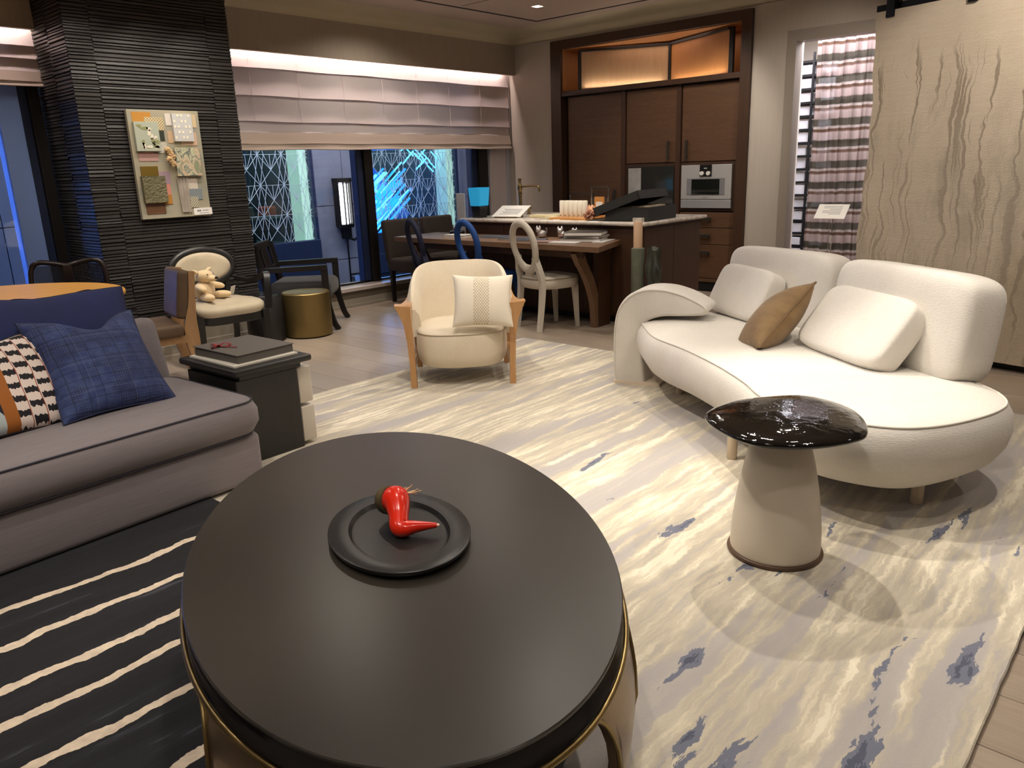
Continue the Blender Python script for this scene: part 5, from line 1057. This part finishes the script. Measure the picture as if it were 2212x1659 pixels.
# plush toy
m_plush = M('cream_plush', srgb(232, 204, 158), .95, sheen=.5, bump=.3, bscale=140); m_nose = M('toy_black', srgb(14, 12, 12), .3)
ty = thing('plush_toy', 'cream plush puppy toy sitting on the ivory armchair', 'toy', (2.82, 5.72, .484), -62)
mesh('body', xf(superq(.16, .19, .22, .9, .9, 24, 16), T(0, 0, .10)), m_plush, ty, 80)
mesh('head', xf(superq(.15, .13, .14, .9, .9, 24, 16), T(.02, 0, .265)), m_plush, ty, 80); mesh('muzzle', xf(superq(.11, .075, .07, .9, .9, 18, 12), T(.085, 0, .245) @ RY(10)), m_plush, ty, 80); mesh('nose', xf(superq(.03, .034, .03, 1, 1, 12, 8), T(.142, 0, .25)), m_nose, ty, 80)
for s in (-1, 1):
    mesh('ear', xf(superq(.03, .085, .04, .9, .9, 14, 8), T(-.0, s * .085, .325) @ RX(s * 28)), m_plush, ty, 80); mesh('arm', xf(superq(.15, .07, .07, .9, .9, 16, 10), T(.05, s * .10, .15) @ RZ(s * 28) @ RY(18)), m_plush, ty, 80)
    mesh('leg', xf(superq(.17, .085, .085, .9, .9, 16, 10), T(.10, s * .095, .045) @ RZ(s * 18)), m_plush, ty, 80); mesh('eye', xf(superq(.012, .012, .014, 1, 1, 8, 6), T(.083, s * .036, .29)), m_nose, ty, 80)
ty.scale = (.85, .95, .68)
tg = mesh('swing_tag', bx(-.0015, .0015, -.03, .03, 0, .07), m_paper, None, None, (3.06, 5.76, .49), (0, radians(20), radians(-60))); tag(tg, 'small white tag standing on the ivory armchair seat', 'tag')
# ================================================================== LEATHER AND OAK CHAIR
lc = thing('leather_chair', 'brown leather chair with pale oak frame by the round table', 'chair', (2.09, 5.22, 0), 168)
m_lea = M('brown_leather', srgb(112, 90, 68), .55, var=srgb(100, 78, 58), scale=10, bump=.1, bscale=80); m_poak = wood('pale_oak_frame', srgb(180, 138, 92), srgb(200, 160, 114), 'Z', .45)
mesh('seat', box(.46, .46, .085, .025, 3, (.0, 0, .425)), m_lea, lc, 40); mesh('backrest', xf(box(.085, .37, .32, .025, 3), T(-.265, 0, .65) @ RY(-9)), m_lea, lc, 40)
for s in (-1, 1):
    mesh('leg', rail(spline([(-.335, s * .17, .80), (-.312, s * .17, .60), (-.285, s * .17, .42), (-.30, s * .18, .2), (-.36, s * .19, 0)], 5), .034, [.04 + .05 * math.exp(-((i - 11) / 4) ** 2) for i in range(21)], (1, 0, 0)), m_poak, lc, 50)
    mesh('leg', rail(spline([(.16, s * .18, .37), (.20, s * .19, .18), (.22, s * .2, 0)], 4), .034, .045, (1, 0, 0)), m_poak, lc, 50); mesh('side_rail', rail([(-.28, s * .175, .36), (.18, s * .18, .36)], .03, .05), m_poak, lc)
mesh('cross_rail', join(bx(-.295, -.265, -.17, .17, .33, .38)), m_poak, lc)
mesh('backrest_fixing', join(*[bx(-.325, -.30, s * .17 - .01, s * .17 + .01, z, z + .03) for s in (-1, 1) for z in (.54, .65, .74)]), m_brass, lc)
# ================================================================== BLACK SQUARE ARMCHAIR by the window
bk_ = thing('lounge_armchair', 'black framed low armchair with dark cushions near the window', 'armchair', (4.10, 6.38, 0), -45)
m_dkw = M('black_ash', srgb(28, 24, 24), .45, var=srgb(22, 19, 19), vs=(2, 20, 20), scale=4); m_dks = M('charcoal_velvet', srgb(48, 47, 48), .8, var=srgb(40, 39, 40), scale=8, sheen=.2)
for s in (-1, 1):
    mesh('armrest', rail([(-.30, s * .30, .56), (.27, s * .30, .575), (.31, s * .30, .575)], .06, .045), m_dkw, bk_); mesh('leg', rail(spline([(.285, s * .30, .56), (.29, s * .30, .28), (.33, s * .30, .08), (.37, s * .30, 0)], 4), .05, [.055 - .015 * i / 12 for i in range(13)], (1, 0, 0)), m_dkw, bk_)
    mesh('leg', rail(spline([(-.32, s * .27, .78), (-.27, s * .27, .5), (-.25, s * .27, .25), (-.33, s * .27, 0)], 4), .04, .055, (1, 0, 0)), m_dkw, bk_); mesh('side_rail', rail([(-.26, s * .28, .27), (.29, s * .28, .27)], .035, .06), m_dkw, bk_)
mesh('seat', box(.56, .52, .17, .06, 4, (.04, 0, .36)), m_dks, bk_, 45); mesh('back_rail', xf(join(box(.03, .56, .07, .01, 2, (0, 0, .17)), box(.03, .56, .06, .01, 2, (0, 0, -.06)), box(.03, .06, .3, .01, 2, (0, .25, .05)), box(.03, .06, .3, .01, 2, (0, -.25, .05)), box(.03, .2, .2, .01, 2, (0, 0, .05))), T(-.29, 0, .60) @ RY(-13)), m_dkw, bk_)
# ================================================================== ROUND AMBER TABLE AND CANE CHAIRS
rt = thing('round_dining_table', 'round amber wood dining table behind the grey sofa', 'table', (1.26, 5.27, 0))
m_amb = wood('amber_veneer', srgb(206, 146, 66), srgb(224, 168, 86), 'X', .35)
mesh('tabletop', lathe([(.3, .712), (.735, .712), (.75, .722), (.75, .735), (.745, .74), (.3, .74)], 96), m_amb, rt, 30); mesh('pedestal', lathe([(.28, 0), (.28, .02), (.10, .05), (.08, .35), (.12, .68), (.3, .712)], 40), m_ebo, rt, 40)
def cane_mat():
    t = NT('cane_mesh'); x, y, z = t.sep(t.tc()); a = t.math('ADD', y, z); b = t.math('SUBTRACT', y, z)
    f = t.math('MAXIMUM', t.math('GREATER_THAN', t.math('FRACT', t.math('MULTIPLY', a, 62)), .62), t.math('GREATER_THAN', t.math('FRACT', t.math('MULTIPLY', b, 62)), .62))
    t.set(Base_Color=srgb(24, 20, 20), Roughness=.5, Alpha=f); return t.m
m_cane = cane_mat(); m_mah = M('dark_mahogany', srgb(36, 26, 24), .25, spec=.6)
cch = None
def cane_chair(loc, rz, label):
    t = thing('cane_chair', label, 'chair', loc, rz, 'dark cane-back chairs at the round table')
    top = spline([(-.235, -.235, .50), (-.25, -.245, .70), (-.26, -.23, .80), (-.265, -.18, .835), (-.268, -.09, .825), (-.27, 0, .805), (-.268, .09, .825), (-.265, .18, .835), (-.26, .23, .80), (-.25, .245, .70), (-.235, .235, .50)], 5)
    mesh('back_frame', tube(top, .019, 10), m_mah, t, 60); mesh('cane_panel', bx(-.262, -.258, -.225, .225, .50, .81), m_cane, t); mesh('back_slat', bx(-.268, -.25, -.03, .03, .5, .81, .004), m_mah, t); mesh('lower_rail', bx(-.255, -.225, -.235, .235, .485, .515, .005), m_mah, t)
    mesh('seat', box(.46, .48, .06, .02, 3, (0, 0, .44)), m_dks, t, 40)
    for sx, sy in ((.2, -.2), (.2, .2)): mesh('leg', rail([(sx, sy, .42), (sx, sy, 0)], [.04, .026], [.04, .026], (1, 0, 0)), m_mah, t)
    for sy in (-.235, .235): mesh('leg', rail([(-.235, sy, .52), (-.25, sy, .25), (-.29, sy, 0)], .03, .035, (1, 0, 0)), m_mah, t)
cane_chair((1.93, 5.98, 0), -118, 'dark cane-back chair beyond the round amber table'); cane_chair((1.30, 4.52, 0), 92, 'dark cane-back chair between the grey sofa and amber table')
# dark block at the right edge of the frame
o = mesh('low_plinth', bx(-.2, .2, -.1, .1, 0, .09, .01), M('charcoal_plinth', srgb(50, 48, 44), .5), None, 40, (2.62, .115, 0)); tag(o, 'low charcoal plinth beside the cream rug at the right edge', 'plinth')
# ================================================================== SAMPLE BOARD on the pillar
sb = thing('sample_board', 'grey board of fabric, tile and leather samples on the black pillar', 'sample board', (2.66, PY - .005, 1.09))
BW, BH = .565, .815
mesh('board', bx(0, BW, -.03, .006, 0, BH, .003), M('zinc_board', srgb(150, 150, 138), .5, var=srgb(172, 160, 132), vs=(1, 1, 2.2), scale=3.2), sb)
def smp(name, u0, u1, v0, v1, th, mat, base=.03): return mesh(name, bx(u0 * BW, u1 * BW, -base - th, -base + .002, (1 - v1) * BH, (1 - v0) * BH, .0015, 1), mat, sb)
C_ = lambda *c: srgb(*c)
def chk(name, a, b, sc, voro=False):
    t = NT(name); k = t.node('ShaderNodeTexChecker'); t.l.new(t.tc(), k.inputs[0]); k.inputs[1].default_value = a; k.inputs[2].default_value = b; k.inputs[3].default_value = sc; t.set(Base_Color=k.outputs[0], Roughness=.6); return t.m
m_ply = M('ply_edge', C_(110, 76, 52), .6)
for (nm, u0, u1, v0, v1, th, mat) in [
    ('leather_sample', .06, .32, .022, .11, .003, M('mustard_leather', C_(188, 132, 52), .6)), ('mosaic_sample', .22, .48, .066, .185, .005, chk('mosaic_tile', C_(214, 200, 160), C_(150, 130, 96), 90)),
    ('tile_sample', .36, .47, .19, .28, .004, M('dark_green_tile', C_(52, 56, 44), .5)), ('terrazzo_sample', .30, .48, .295, .395, .004, M('terrazzo', C_(204, 200, 188), .5, var=C_(176, 170, 156), scale=60)),
    ('tile_sample', .51, .60, .03, .14, .005, M('pale_tile', C_(214, 206, 194), .5)), ('leather_sample', .86, .95, .035, .155, .004, M('tan_leather', C_(206, 184, 146), .6)),
    ('stone_sample', .51, .61, .19, .30, .004, M('pink_stone', C_(202, 172, 136), .6, var=C_(180, 150, 118), scale=30)), ('leather_sample', .70, .93, .20, .32, .004, M('blush_leather', C_(206, 174, 148), .6)),
    ('velvet_sample', .07, .34, .38, .465, .004, M('pink_velvet', C_(174, 134, 126), .7, sheen=.5)), ('ribbed_sample', .07, .31, .51, .60, .006, M('gold_rib', C_(136, 112, 48), .35, metal=.5)),
    ('fabric_sample', .22, .47, .56, .68, .004, M('lilac_fabric', C_(166, 142, 152), .8)), ('tile_sample', .34, .45, .68, .78, .005, M('coral_tile', C_(208, 138, 120), .6)),
    ('wood_sample', .34, .45, .78, .87, .005, M('amber_sample', C_(178, 124, 56), .5)), ('wood_sample', .07, .34, .85, .955, .005, M('brown_sample', C_(118, 82, 56), .5, var=C_(98, 68, 46), vs=(1, 1, 6), scale=10)),
    ('fabric_sample', .68, .85, .63, .735, .004, chk('dotted_fabric', C_(216, 206, 192), C_(202, 190, 174), 70)), ('tile_sample', .70, .90, .735, .84, .005, M('blue_grey_tile', C_(130, 140, 144), .5)),
    ('woven_sample', .70, .83, .81, .915, .007, chk('basket_weave', C_(206, 200, 176), C_(120, 116, 94), 100))]: smp(nm, u0, u1, v0, v1, th, mat)
p = smp('floral_panel', .05, .38, .11, .375, .03, M('sage_print', C_(172, 178, 160), .6)); rl = random.Random(2)
def leaf(x, z, a, l, w): return xf(prism([(l * .5 * cos(q) , w * .5 * sin(q) * (1 - .4 * cos(q))) for q in [2 * pi * k / 14 for k in range(14)]], 0, .0012), T(x, -.061, z) @ RY(-a) @ RX(90))
lv = {'cream_leaf': [], 'olive_leaf': [], 'black_leaf': []}
for k in range(16):
    nm = ('cream_leaf', 'olive_leaf', 'cream_leaf', 'black_leaf', 'olive_leaf')[k % 5]; lv[nm].append(leaf(rl.uniform(.06, .19), (1 - rl.uniform(.14, .35)) * BH, rl.uniform(0, 360), rl.uniform(.035, .06) * (.6 if 'black' in nm else 1), rl.uniform(.018, .026) * (.5 if 'black' in nm else 1)))
for nm, c in (('cream_leaf', C_(226, 218, 196)), ('olive_leaf', C_(142, 144, 96)), ('black_leaf', C_(24, 24, 24))): q = mesh('printed_leaves', join(*lv[nm]), M(nm, c, .6), sb); q['kind'] = 'stuff'
smp('woven_panel', .59, .87, .03, .285, .03, M('pale_weave', C_(196, 196, 194), .6)); 
wv_ = [bx((.60 + .052 * i) * BW, (.60 + .052 * i + .028) * BW, -.0625, -.06, (1 - .06 - .05 * j) * BH, (1 - .045 - .05 * j + .008) * BH) for i in range(5) for j in range(5) if (i * 2 + j) % 3]
q = mesh('weave_squares', join(*wv_), M('ivory_square', C_(238, 230, 206), .6), sb); q['kind'] = 'stuff'
tm = NT('marbled_paper'); nn = tm.noise(tm.mapping((5, 1, 3), rot=(0, radians(35), 0)), 2.4, 3, .5, 1.6); tm.set(Base_Color=tm.ramp(nn, [(.3, C_(150, 160, 132)), (.42, C_(206, 204, 170)), (.48, C_(84, 92, 96)), (.53, C_(200, 196, 164)), (.6, C_(206, 176, 150)), (.72, C_(140, 150, 122))]), Roughness=.4); smp('marbled_panel', .56, .92, .345, .61, .03, tm.m)
smp('embossed_panel', .05, .37, .60, .85, .035, M('olive_embossed', C_(112, 106, 76), .35, bump=1.0, bscale=70, bd=.02))
rows = [[Vector(((.55 + .15 * j / 16) * BW + .004 * i / 10, -.035 - .008 * (1 + sin(j * 1.3 + i * .15)), (1 - .615 - .34 * i / 10) * BH)) for j in range(17)] for i in range(11)]
mesh('folded_fabric', loft(rows, False, False), M('silver_fabric', C_(182, 172, 160), .5, var=C_(150, 140, 128), scale=6), sb, 70)
for k in range(7): mesh('coral_bloom', xf(lump(.018, 20 + k, .5), T((.46 + .018 * (k % 4)) * BW, -.045 - .004 * k, (1 - .36 - .022 * k) * BH) @ RX(90)), M('dried_coral', C_(216, 184, 138), .8, bump=.8, bscale=60) if k == 0 else bpy.data.materials['dried_coral'], sb, 80)
lb = mesh('label_card', bx(.74 * BW, 1.015 * BW, -.036, -.031, .012 * BH, .078 * BH), m_paper, sb); mesh('print', join(bx(.79 * BW, .80 * BW + .008, -.0366, -.036, .045 * BH, .06 * BH), bx(.82 * BW, .83 * BW + .008, -.0366, -.036, .045 * BH, .06 * BH), bx(.87 * BW, .96 * BW, -.0366, -.036, .05 * BH, .056 * BH), bx(.82 * BW, .96 * BW, -.0366, -.036, .026 * BH, .03 * BH)), m_txt, lb)
